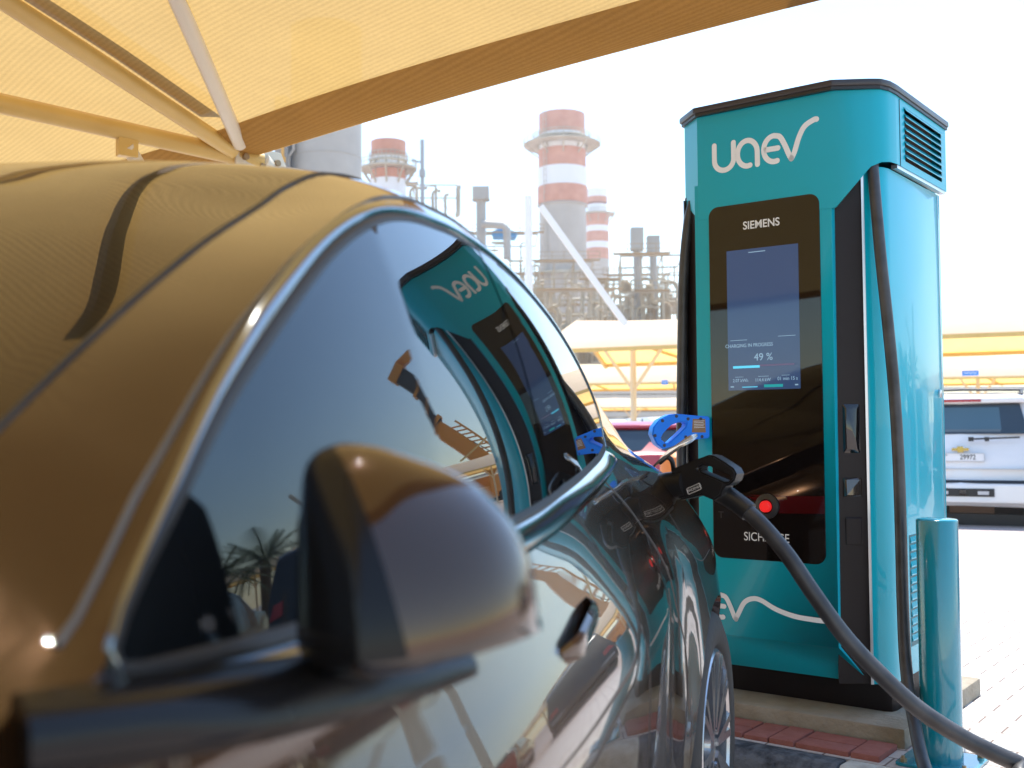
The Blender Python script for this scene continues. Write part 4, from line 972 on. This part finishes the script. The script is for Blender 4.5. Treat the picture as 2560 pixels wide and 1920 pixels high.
b = MB(); a0 = at(912, 302, 160); b.bar(V(a0.x, a0.y, 0), a0, .55); b.box(a0+V(0, 0, -5), (.9, .9, 1)); b.bar(a0+V(-1.6, 0, -3), a0+V(0, 0, -3.4), .25)
simple('mast', b, mat('grey mast', (.30, .30, .30), .6), 'thin grey instrument mast right of the short striped chimney', 'mast', V(a0.x, a0.y, 0))
b = MB(); q = [at(x, y, 149) for x, y in ((1062, 500), (1085, 490), (1118, 502), (1112, 512), (1064, 510))]
b.add(q+[v+V(0, 3, 0) for v in q], [(0, 1, 2, 3, 4), (9, 8, 7, 6, 5)]+[(i, (i+1) % 5, 5+(i+1) % 5, 5+i) for i in range(5)]); 
simple('blue_sheeting', b, mat('blue tarpaulin', (.05, .25, .55), .6), 'bright blue sheeting on the plant gantry behind the car window', 'tarpaulin', q[0])
b = MB(); a0 = at(1141, 424, 27); b.cyl(V(a0.x, a0.y, -.3), a0, .095, 14); o = simple('white_mast', b, mat('white steel paint', (.78, .77, .74), .5), 'slender white mast in front of the tallest chimney', 'mast', V(a0.x, a0.y, -.3), 50)
b = MB(); b.bar(at(1168, 446, 27), at(1352, 702, 27), .15); simple('stay_strut', b, MATS['white steel paint'], 'long white strut slanting down from the mast to the parking roof', 'strut', at(1352, 702, 27))
# rows of sand coloured parking roofs
ROOFF = fabric('parking roof net', (.86, .80, .66), (.86, .52, .13), .0)
def parking_roof(label, pl, pr, z, rise, wid, seed, nposts=5):
    L = pr-pl; dx = L.normalized(); dy = V(-dx.y, dx.x, 0); L = L.length
    e = empty('parking_roof', V(pl.x, pl.y, -.3), math.atan2(dx.y, dx.x), label, 'parking roof', 'sand coloured parking roofs'); zz_ = z+.3
    rows = []
    for i in range(41):
        u = L*i/40; bay = (u % 6)/6; sag = .10*math.sin(math.pi*bay)
        rows.append([V(u, 0, zz_-sag*.4), V(u, .03, zz_+.02), V(u, wid*.25, zz_+rise*.56-sag), V(u, wid*.5, zz_+rise-sag), V(u, wid*.75, zz_+rise*.5-sag), V(u, wid, zz_-.1-sag*.3)])
    MB().grid(rows).build('roof_net', ROOFF, e, smooth=50)
    b = MB(); b.bar((0, .05, zz_-.04), (L, .05, zz_-.04), .10); b.bar((0, wid-.05, zz_-.15), (L, wid-.05, zz_-.15), .10)
    k = 0
    while k <= L: b.bar((k, 0, zz_-.08), (k, wid*.5, zz_+rise-.12), .09); b.bar((k, wid*.5, zz_+rise-.12), (k, wid, zz_-.2), .09); b.bar((k, wid*.5, zz_+rise-.1), (k+2.9, wid, zz_-.2), .07); k += 6
    b.build('roof_frame', CREAM_GLOW, e)
    k = 1.5
    while k < L:
        MB().cyl((k, wid*.6, 0), (k, wid*.6, zz_+rise*.6), .085, 12).build('post', CREAML, e, smooth=50)
        bb = MB()
        for sx in (-1, 1): bb.bar((k, wid*.6, zz_-1.0), (k+sx*1.0, wid*.6, zz_+rise*.4), .08)
        bb.build('post_brace', CREAML, e); k += 6
    return e
parking_roof('nearest row of sand coloured parking roof, above the white off-roader', at(1170, 748, 28.5), at(1170, 748, 28.5)+(at(2330, 708, 23.5)-at(1170, 748, 28.5))*1.02, HC+2.02, 1.0, 5.2, 1)
parking_roof('second, lower looking row of parking roof behind the nearest one', at(1150, 828, 50), at(1150, 828, 50)+(at(2500, 808, 44)-at(1150, 828, 50))*2.5, HC+1.98, 1.1, 5.2, 2)
parking_roof('farthest thin row of parking roof over the distant parked cars', at(1150, 884, 84), at(2700, 872, 76), HC+1.5, .8, 5, 3)
def blue_sign(px, py, D, wd, ht, label):
    c = at(px, py, D); e = empty('blue_sign', c, -.35, label, 'sign', 'blue plates on the parking roofs')
    MB().box((0, 0, 0), (wd, .04, ht)).build('plate', mat('sign blue', (.03, .22, .62), .4), e)
    P = [(wd*(-.40+.8*k/10), -.025, ht*(.04+.16*math.sin(k*2.1))) for k in range(11)]
    MB().tube(P, ht*.07, 5).build('sign_script', STR_W, e)
blue_sign(2096, 806, 43.5, .62, .20, 'wide blue plate on the parking roof edge right of the station')
blue_sign(1436, 826, 48.5, .28, .20, 'small square blue plate on the roof edge left of the station')
# low grey building with louvred wall behind the parked cars
b = MB(); c0 = at(1160, 905, 100); 
for k in range(9): b.box((0, 0, .4+k*.55), (90, .5+.02*(k % 2), .46))
o = b.build('low_building', mat('grey louvred wall', (.52, .48, .41), .8), bevel=0); o.location = V(22, 106, -.3); tag(o, 'long low grey louvred wall seen beneath the farthest parking roof', 'wall')
# ---- vehicles
WPAINT = mat('white car paint', (.72, .72, .72), .3, coat=.8); RPAINT = mat('red car paint', (.33, .012, .02), .3, coat=.9)
DGL = mat('dark tinted glass', (.02, .035, .05), .05, ior=1.6); LAMP = mat('red lamp', (.42, .012, .012), .15, coat=1.); SILV = mat('silver plastic', (.5, .5, .5), .4)
KPAINT = mat('black car paint', (.012, .011, .013), .25, coat=1.)
def vehicle(name, loc, rz, label, W, L, H, belt, paint, prof, zg=.28, group=None, wheels=True):
    """prof: side outline (y, z) from rear bumper over the roof to the front bumper; cabin narrows above the belt"""
    e = empty(name, loc, rz, label, 'car', group); b = MB(); rows = []
    def half(z): return W/2*(1-.16*max(0, (z-belt)/(H-belt))**1.1) if z > belt else W/2*(1-.05*((belt-z)/belt)**3)
    P = [(y, z) for y, z in prof]; rows = []
    for y, z in P:
        h = half(z); k = .09; rows.append([V(-h, y, z), V(-h+k, y-(0 if z < belt else 0), z+.012), V(0, y-.05 if y < .4 else y, z+.03), V(h-k, y, z+.012), V(h, y, z)])
    b.grid(rows)
    for side in (0, 4):
        pts = [r[side] for r in rows]; b.add(pts, [tuple(range(len(pts)))])
    b.build('body', paint, e, smooth=35, bevel=.035, seg=2, merge=.001)
    MB().box((0, L/2, zg-.06), (W*.86, L*.9, .2)).build('underbody', BLKPL, e)
    if wheels:
        for y in (.95, L-.95):
            for sx in (-1, 1):
                we = bpy.data.objects.new('wheel', None); link(we, e); we.location = (sx*(W/2-.13), y, .36)
                MB().lathe([(.22, -.12), (.34, -.12), (.36, -.08), (.36, .08), (.34, .12), (.22, .12), (.22, -.12)], n=28, ax='X').build('tyre', TYRE, we, smooth=50)
                r_ = MB().lathe([(.0, sx*.06), (.08, sx*.07), (.22, sx*.09), (.225, sx*.10)], n=28, ax='X')
                r_.build('rim', ALLOY, we, smooth=50)
    return e, half
# white off-roader seen from behind
suvp = at(2073, hz(2073), 12.95); zg_ = HC-1.387+.19
suv, hf = vehicle('parked_car', V(suvp.x, suvp.y, zg_), -math.radians(24), 'white off-roader seen from behind, with roof rails and rear wiper, right of the station', 1.98, 5.1, 1.74, 1.0, WPAINT,
    [(.10, .40), (.0, .46), (-.02, .62), (.0, .68), (.06, .70), (.06, .80), (.09, 1.0), (.30, 1.66), (.42, 1.72), (1.2, 1.745), (2.6, 1.72), (3.2, 1.60), (3.75, 1.08), (4.7, .98), (5.05, .85), (5.1, .5), (4.9, .38)])
def slab(e, name, pts, th, M_, bev=0):
    """flat quad of given corner points pushed out by th towards -y"""
    q = [V(*p) for p in pts]; n = len(q); b = MB().add(q+[p+V(0, th, 0) for p in q], [tuple(range(n)), tuple(range(2*n-1, n-1, -1))]+[(i, n+i, n+(i+1) % n, (i+1) % n) for i in range(n)]); return b.build(name, M_, e, bevel=bev)
def rear_y(z): return .06+(.03)*(z-.8)/.2 if z < 1.0 else .09+.21*(z-1.0)/.66
def rq(e, name, x0, x1, z0, z1, off, M_, k=1., bev=0):
    return slab(e, name, [(x0, rear_y(z0)-off, z0), (x1, rear_y(z0)-off, z0), (x1*k if k != 1 else x1, rear_y(z1)-off, z1), (x0*k if k != 1 else x0, rear_y(z1)-off, z1)], .03, M_, bev)
rq(suv, 'rear_window', -.74, .74, 1.275, 1.63, .062, DGL, .88)
rq(suv, 'window_reflection', -.40, .44, 1.30, 1.33, .064, mat('painted reflection grey', (.10, .13, .15), .6))  # low part of that reflection, painted as a paler bar on the pane
rq(suv, 'reflection_patch', -.45, .45, 1.32, 1.59, .0635, mat('painted glass reflection', (.06, .12, .16), .08), .95)  # reflection painted as a lighter quad over the rear window
slab(suv, 'spoiler', [(-.72, .16, 1.64), (.72, .16, 1.64), (.70, .15, 1.70), (-.70, .15, 1.70)], .35, WPAINT, .015)
slab(suv, 'brake_lamp', [(-.235, .145, 1.655), (.235, .145, 1.655), (.235, .145, 1.685), (-.235, .145, 1.685)], .03, LAMP)
for sx in (-1, 1):
    slab(suv, 'tail_lamp', [(sx*.80, .03, .95), (sx*.965, .06, .95), (sx*.90, .16, 1.42), (sx*.80, .14, 1.42)], .05, LAMP)
    MB().tube([(sx*.68, .5, 1.74), (sx*.68, .62, 1.80), (sx*.68, 2.4, 1.80), (sx*.68, 2.5, 1.74)], .02, 8).build('roof_rail', BLKPL, suv, smooth=50)
MB().tube([(-.66, .62, 1.80), (0, .62, 1.815), (.66, .62, 1.80)], .016, 8).build('rack_bar', BLKPL, suv, smooth=50)
MB().bar((.10, .0, 1.215), (.64, .02, 1.235), .02).box((.12, .0, 1.215), (.06, .05, .05)).box((.29, .01, 1.215), (.05, .05, .05)).build('wiper', BLKPL, suv)
GOLD = mat('gold emblem', (.62, .42, .12), .25, metal=.8)
MB().prism([(x*.62, y*.72) for x, y in [(-.155, -.022), (-.055, -.022), (-.048, -.05), (.055, -.05), (.062, -.022), (.145, -.022), (.155, .022), (.055, .022), (.048, .05), (-.055, .05), (-.062, .022), (-.145, .022)]], -.006, .012, Matrix.Translation(V(0, .012, 1.095)) @ Matrix((V(1, 0, 0), V(0, 0, 1), V(0, -1, 0))).transposed().to_4x4()).build('emblem', GOLD, suv, bevel=.003)
PLATE = mat('number plate', (.74, .74, .74), .4)
pl_ = slab(suv, 'number_plate', [(-.26, .005, .955), (.26, .005, .955), (.26, .01, 1.05), (-.26, .01, 1.05)], .02, PLATE)
PM = Matrix.Translation(V(.05, .003, 1.002)) @ Matrix((V(1, 0, 0), V(0, 0, 1), V(0, -1, 0))).transposed().to_4x4()
DK = mat('plate letters', (.02, .02, .02), .5)
o = text('plate_number', '29972', .082, PM @ Matrix.Translation(V(.03, 0, 0)), DK, pl_, .001, .85); o = text('plate_letter', 'B', .05, PM @ Matrix.Translation(V(-.235, -.018, 0)), DK, pl_, .001)
text('plate_letter', 'DUBAI', .026, PM @ Matrix.Translation(V(-.235, .026, 0)), DK, pl_, .001)
MB().tube([PM @ V(x, y, 0) for x, y in rrect(-.308, .208, -.046, .046, .012)], .0025, 5, closed=True).build('plate_frame', SILV, pl_)
slab(suv, 'tailgate_crease', [(-.75, .002, .86), (.75, .002, .86), (.75, .002, .868), (-.75, .002, .868)], .06, SILV)
slab(suv, 'bumper_gap', [(-.96, -.045, .703), (.96, -.045, .703), (.96, -.03, .735), (-.96, -.03, .735)], .12, BLKPL)
slab(suv, 'bumper', [(-.98, -.07, .47), (.98, -.07, .47), (.98, -.06, .70), (-.98, -.06, .70)], .16, WPAINT, .03)
slab(suv, 'hitch_recess', [(-.30, -.078, .545), (.36, -.078, .545), (.36, -.075, .64), (-.30, -.075, .64)], .03, BLKPL, .008)
for x in (-.2, .24): slab(suv, 'hitch_lamp', [(x-.06, -.084, .57), (x+.06, -.084, .57), (x+.06, -.082, .61), (x-.06, -.082, .61)], .01, SILV)
MB().box((.02, -.08, .59), (.07, .04, .07)).build('hitch_socket', PIANO, suv)
MB().tube([(.75, 1.2, .33), (.78, .3, .33), (.80, .06, .33)], .04, 10).box((.1, .5, .35), (.5, .3, .12)).build('exhaust', mat('rusty exhaust', (.16, .10, .07), .6, metal=.5), suv, smooth=40)
for o_ in suv.children:
    if not o_.name.startswith('wheel'): o_.location.z -= .19
# red hatchback beyond the charge flap
rp = at(1408, hz(1408), 15.1)
rc_, _ = vehicle('parked_car', V(rp.x, rp.y, HC-1.215), math.radians(4), 'dark red hatchback with roof fin parked behind the open charge flap', 1.80, 4.3, 1.47, .95, RPAINT,
    [(.06, .35), (.0, .42), (-.02, .62), (.02, .70), (.04, .92), (.14, .98), (.42, 1.40), (.62, 1.46), (1.5, 1.47), (2.3, 1.40), (3.0, .98), (3.9, .84), (4.25, .68), (4.3, .4)])
slab(rc_, 'rear_window', [(-.66, .11, 1.02), (.66, .11, 1.02), (.56, .345, 1.355), (-.56, .345, 1.355)], .02, DGL)
slab(rc_, 'spoiler', [(-.62, .30, 1.385), (.62, .30, 1.385), (.62, .32, 1.43), (-.62, .32, 1.43)], .3, RPAINT, .01)
MB().add([(-.01, .75, 1.46), (.01, .75, 1.46), (.01, .95, 1.46), (-.01, .95, 1.46), (0, .78, 1.55)], [(0, 1, 4), (1, 2, 4), (2, 3, 4), (3, 0, 4)]).build('roof_fin', BLKPL, rc_)
rc_.scale = (.87, .87, .87)
for sx in (-1, 1): slab(rc_, 'tail_lamp', [(sx*.50, .0, .76), (sx*.86, .06, .76), (sx*.84, .08, .90), (sx*.50, .03, .90)], .06, mat('bright tail lamp', (.75, .35, .33), .15, coat=1.))
slab(rc_, 'bumper_insert', [(-.7, -.04, .40), (.7, -.04, .40), (.7, -.03, .52), (-.7, -.03, .52)], .05, BLKPL)
# orange barrel and a white saloon beside it
bp2 = at(1462, hz(1462), 11.5); b = MB().lathe([(.30, 0), (.30, .05), (.25, .06), (.24, .32), (.22, .33), (.21, .60), (.19, .61), (.175, .88), (.12, .93), (.0, .94)], (0, 0, 0), 28)
o = b.build('traffic_barrel', mat('orange barrel plastic', (.62, .17, .02), .5), smooth=40); o.location = V(bp2.x, bp2.y, -.13); tag(o, 'orange plastic traffic barrel behind the blue plug handle', 'barrel')
wp = at(1545, hz(1545), 18.3)
ws_, _ = vehicle('parked_car', V(wp.x, wp.y, HC-1.2), math.radians(-4), 'white saloon mostly hidden behind the left edge of the station', 1.82, 4.6, 1.42, .92, WPAINT,
    [(.06, .35), (.0, .42), (-.02, .62), (.02, .70), (.04, .92), (.5, .98), (1.0, 1.36), (1.3, 1.41), (2.0, 1.42), (2.6, 1.33), (3.3, .95), (4.2, .82), (4.55, .65), (4.6, .4)])
ws_.scale = (.87, .87, .87)
slab(ws_, 'rear_window', [(-.64, .55, 1.03), (.64, .55, 1.03), (.55, .93, 1.33), (-.55, .93, 1.33)], .02, DGL)
for k, (px_, D_) in enumerate(((1330, 58), (1395, 62), (2170, 40), (2330, 38), (1262, 40), (1450, 44))):
    q = at(px_, hz(px_), D_)
    o, _ = vehicle('parked_car', V(q.x, q.y, -.13), math.radians(-20+8*k), ['white estate car far back under the parking roof, left one', 'white van-like car far back under the roof beside a brace', 'white car in the far row right of the station', 'white car at the right end of the far row', 'white car in the middle distance just beyond the rear window of the car', 'white car in the middle distance by the left edge of the station'][k], 1.85, 4.6, 1.6, .95, WPAINT, [(.06, .35), (.0, .42), (-.02, .62), (.02, .92), (.2, 1.5), (.5, 1.58), (2.4, 1.56), (3.2, 1.0), (4.3, .85), (4.6, .6), (4.6, .4)])
    slab(o, 'rear_window', [(-.66, .02, 1.02), (.66, .02, 1.02), (.58, .14, 1.45), (-.58, .14, 1.45)], .02, DGL)
#@@ BEHIND
# things outside the frame that the car's glass and paint and the station's display mirror
def azp(az, D, z=0.): return V(D*math.sin(math.radians(az)), D*math.cos(math.radians(az)), z)
CRY = mat('crane orange', (.62, .24, .015), .4); CRK = mat('crane black', (.02, .02, .022), .5)
def crane():
    D = 62; tip = azp(37.6, D, HC+D*math.tan(math.radians(14.1))); base = azp(29.5, D, 3.6); e = empty('mobile_crane', V(base.x, base.y, -.3), 0, 'orange telescopic mobile crane with black boom sections, mirrored in the side window', 'crane'); o = e.location.copy()
    d = tip-base; P = lambda k: base+d*k-o
    for k0, k1, wd, M_, nm in ((-.06, .40, 1.6, CRY, 'main_boom'), (.38, .58, 2.1, CRK, 'boom_section'), (.58, .78, 1.95, CRK, 'boom_section'), (.78, .97, 1.8, CRK, 'boom_section')):
        MB().bar(P(k0), P(k1), wd).build(nm, M_, e, bevel=.1)
    for k in (.40, .58, .78): MB().bar(P(k-.012), P(k+.012), 2.5-.4*(k-.3)).build('boom_collar', CRY, e)
    b = MB(); b.bar(P(.96), P(1.03), 2.1); b.box(P(1.02)+V(-1.7, 1.0, .55), (2.6, .9, 1.0)); b.build('boom_head', CRY, e)
    b = MB()
    for kx in (-.5, .5):
        b.tube([P(1.02)+V(kx*.4, 0, -.4), P(.55)+V(kx-1.6, 1.0, -2.6), P(.1)+V(kx-2.0, 1.2, -1.6)], .05, 5)
    b.build('hoist_rope', CRK, e)
    b = MB(); b.tube([P(1.0)+V(-1.3, .5, 0), P(1.0)+V(-1.35, .5, -2.6)], .04, 5).box(P(1.0)+V(-1.35, .5, -3.0), (.4, .4, 1.0)); b.build('hook_block', mat('crane hook red', (.4, .03, .02), .5), e)
    b = MB()
    for k in range(9): b.bar(P(.05+.035*k)+V(-1.9, .5, .1), P(.05+.035*k)+V(-.8, .2, .2), .14)
    b.bar(P(.03)+V(-1.9, .5, .1), P(.38)+V(-1.9, .5, .1), .2); b.build('boom_ladder', CRY, e)
    b = MB(); b.box((0, 0, 1.9), (2.8, 6, 1.7)); b.box((0, -4, 1.2), (2.6, 9, 1.2)); b.build('carrier', CRY, e, bevel=.1)
    for y in (-7, -5.4, -1, .8, 2.4):
        for x in (-1.2, 1.2): MB().cyl((x-.2, y, .62), (x+.2, y, .62), .62, 18).build('wheel', TYRE, e, smooth=40)
crane()
LEAF = mat('palm leaf green', (.055, .09, .03), .55, noise=(3, .2, (.09, .11, .04))); TRK = mat('palm trunk', (.16, .11, .07), .9, bump=(20, .8))
def palm(loc, h, label, seed, spread=1.9):
    r = random.Random(seed); e = empty('palm_tree', loc, 0, label, 'palm tree', 'date palms around the car park')
    MB().tube([(.0, 0, 0), (.05, .03, h*.5), (.02, .0, h)], [.26, .2, .17], 12).build('trunk', TRK, e, smooth=60)
    b = MB()
    for k in range(34):
        an = k*2.399; up = r.uniform(-.25, 1.2); L = spread*r.uniform(.8, 1.15); pts = []
        for i in range(9):
            t = i/8; rr = L*math.cos(up)*t+.1; z = h+L*math.sin(up)*t-.55*L*t*t*max(.2, math.cos(up)); pts.append(V(rr*math.cos(an), rr*math.sin(an), z))
        b.tube(pts, [.022]*5+[.012]*4, 4)
        for i in range(1, 27):
            t = i/27*8; j = min(int(t), 7); p = pts[j].lerp(pts[j+1], t-j); tg = (pts[j+1]-pts[j]).normalized(); sd_ = tg.cross(V(0, 0, 1)).normalized()
            for sg in (-1, 1):
                q = p+(sd_*sg*.9+tg*.7-V(0, 0, .25)).normalized()*(.42*math.sin(math.pi*min(1, (i+4)/31))+.06); n = tg*.018; b.add([p-n, p+n, q], [(0, 1, 2)])
    b.build('crown', LEAF, e, recalc=False)
def tree(loc, h, rad, label, seed):
    r = random.Random(seed); e = empty('leafy_tree', loc, 0, label, 'tree', 'leafy trees around the car park'); b = MB()
    b.tube([(0, 0, 0), (.08, .05, h*.3), (.02, 0, h*.62)], [.2, .15, .07], 9); tips = []
    for k in range(11):
        an = k*2.4; z0 = h*(.28+.03*k); p = V(rad*.62*math.cos(an)*r.uniform(.6, 1), rad*.62*math.sin(an)*r.uniform(.6, 1), z0+h*.28*r.uniform(.7, 1.2)); b.tube([(0, 0, z0), p*.5+V(0, 0, z0*.5), p], [.07, .05, .025], 6); tips.append(p)
    b.build('trunk', TRK, e, smooth=60); b = MB()
    for p in tips+[V(0, 0, h*.8)]:
        for q in range(170):
            v = V(r.gauss(0, 1), r.gauss(0, 1), r.gauss(0, .8)); v = v.normalized()*rad*.42*r.random()**.4; c = p+v; a = V(r.gauss(0, 1), r.gauss(0, 1), r.gauss(0, 1)).normalized(); bb = a.orthogonal(); s = r.uniform(.05, .10); b.add([c-a*s, c+bb*s*.6, c+a*s, c-bb*s*.6], [(0, 1, 2, 3)])
    b.build('crown', mat('tree leaf green', (.045, .07, .02), .6, noise=(1.5, .2, (.08, .10, .03))), e, recalc=False)
for i, (az, D, h, lb) in enumerate(((52.5, 26, 2.6, 'date palm mirrored at the foot of the front side window, left one'), (55.5, 24, 2.3, 'shorter date palm mirrored beside the mirror housing'), (59, 27, 2.9, 'date palm mirrored behind the black mirror back'), (241, 17, 1.5, 'date palm mirrored at the left of the station display'), (236, 26, 1.9, 'tall date palm farther back, mirrored in the station display'))):
    palm(azp(az, D, -.3 if az < 90 else -.13), h, lb, i+1)
for i, (az, D, h, rad, lb) in enumerate(((226, 16, 3.0, 1.5, 'leafy tree mirrored at the right of the station display'), (230, 21, 3.0, 1.6, 'second leafy tree behind, mirrored in the station display'), (62, 34, 4.2, 2.4, 'leafy tree beyond the palms to the right'), (49, 46, 4.0, 2.6, 'leafy tree behind the parking roof on the right'))):
    tree(azp(az, D, -.3 if az < 90 else -.13), h, rad, lb, i+11)
def lone_post(az, D, top, label, lean=(0, 0)):
    p = azp(az, D, -.3 if D > 9 else 0); e = empty('canopy_post', p, 0, label, 'post', 'cream posts of unroofed canopies')
    MB().tube([(0, 0, 0), (lean[0], lean[1], top)], .085, 12).build('post', CREAML, e, smooth=50)
    MB().bar((lean[0]*.6, lean[1]*.6, top*.62), (lean[0]+.55, lean[1]-.42, top*.98), .07).build('brace', CREAML, e)
    MB().box((0, 0, .012), (.34, .34, .024)).build('base_plate', CREAML, e)
lone_post(44.5, 11.5, 2.95, 'cream post mirrored beside the crane')
lone_post(55, 11, 2.55, 'cream post mirrored next to the palms', (.25, -.2))
lone_post(61, 12, 2.7, 'cream post mirrored at the front corner of the window', (.2, -.2))
for k, (x, y, lb) in enumerate(((9.3, 8.75, 'black off-roader mirrored in the front door'), (7.0, 10.5, 'black estate car parked between the two off-roaders'), (12.0, 6.7, 'black saloon at the end of the row'))):
    bk_, _ = vehicle('parked_car', V(x, y, -.13), -math.radians(37), lb, 1.95, 4.9, 1.72-.1*k, 1.0, KPAINT, [(.10, .40), (.0, .46), (-.02, .62), (.06, .80), (.09, 1.0), (.30, 1.60-.1*k), (.42, 1.68-.1*k), (2.6, 1.68-.1*k), (3.2, 1.54-.1*k), (3.75, 1.05), (4.6, .95), (4.85, .8), (4.9, .5), (4.7, .38)])
    slab(bk_, 'rear_window', [(-.72, .13, 1.10), (.72, .13, 1.10), (.62, .25, 1.5-.1*k), (-.62, .25, 1.5-.1*k)], .02, DGL)
    for sx in (-1, 1): slab(bk_, 'tail_lamp', [(sx*.66, .0, .82), (sx*.94, .06, .82), (sx*.92, .10, .98), (sx*.66, .03, .98)], .06, LAMP)
    slab(bk_, 'chrome_strip', [(-.9, -.04, .60), (.9, -.04, .60), (.9, -.03, .64), (-.9, -.03, .64)], .05, SILV)
fcp = V(5.08, 5.75, 0); fe = empty('fire_cabinet', fcp, -.82, 'red steel fire cabinet on a short post, mirrored in the door', 'fire cabinet')
MB().box((0, 0, .72), (.34, .22, .74)).build('box', mat('fire cabinet red', (.38, .012, .014), .35), fe, bevel=.01); MB().box((0, 0, .175), (.08, .08, .35)).build('stand', BLKPL, fe)
#@@ HAZE
hm = bpy.data.materials.new('haze air'); hm.use_nodes = True; nt = hm.node_tree
nt.nodes.remove(nt.nodes['Principled BSDF']); pv = nt.nodes.new('ShaderNodeVolumePrincipled'); pv.inputs['Color'].default_value = (1, .97, .94, 1); pv.inputs['Density'].default_value = .0007; pv.inputs['Anisotropy'].default_value = .6
nt.links.new(pv.outputs[0], nt.nodes['Material Output'].inputs['Volume'])
o = MB().box((0, 100, 38), (900, 800, 82)).build('haze', hm); o.location.z = 0; tag(o, kind='stuff')
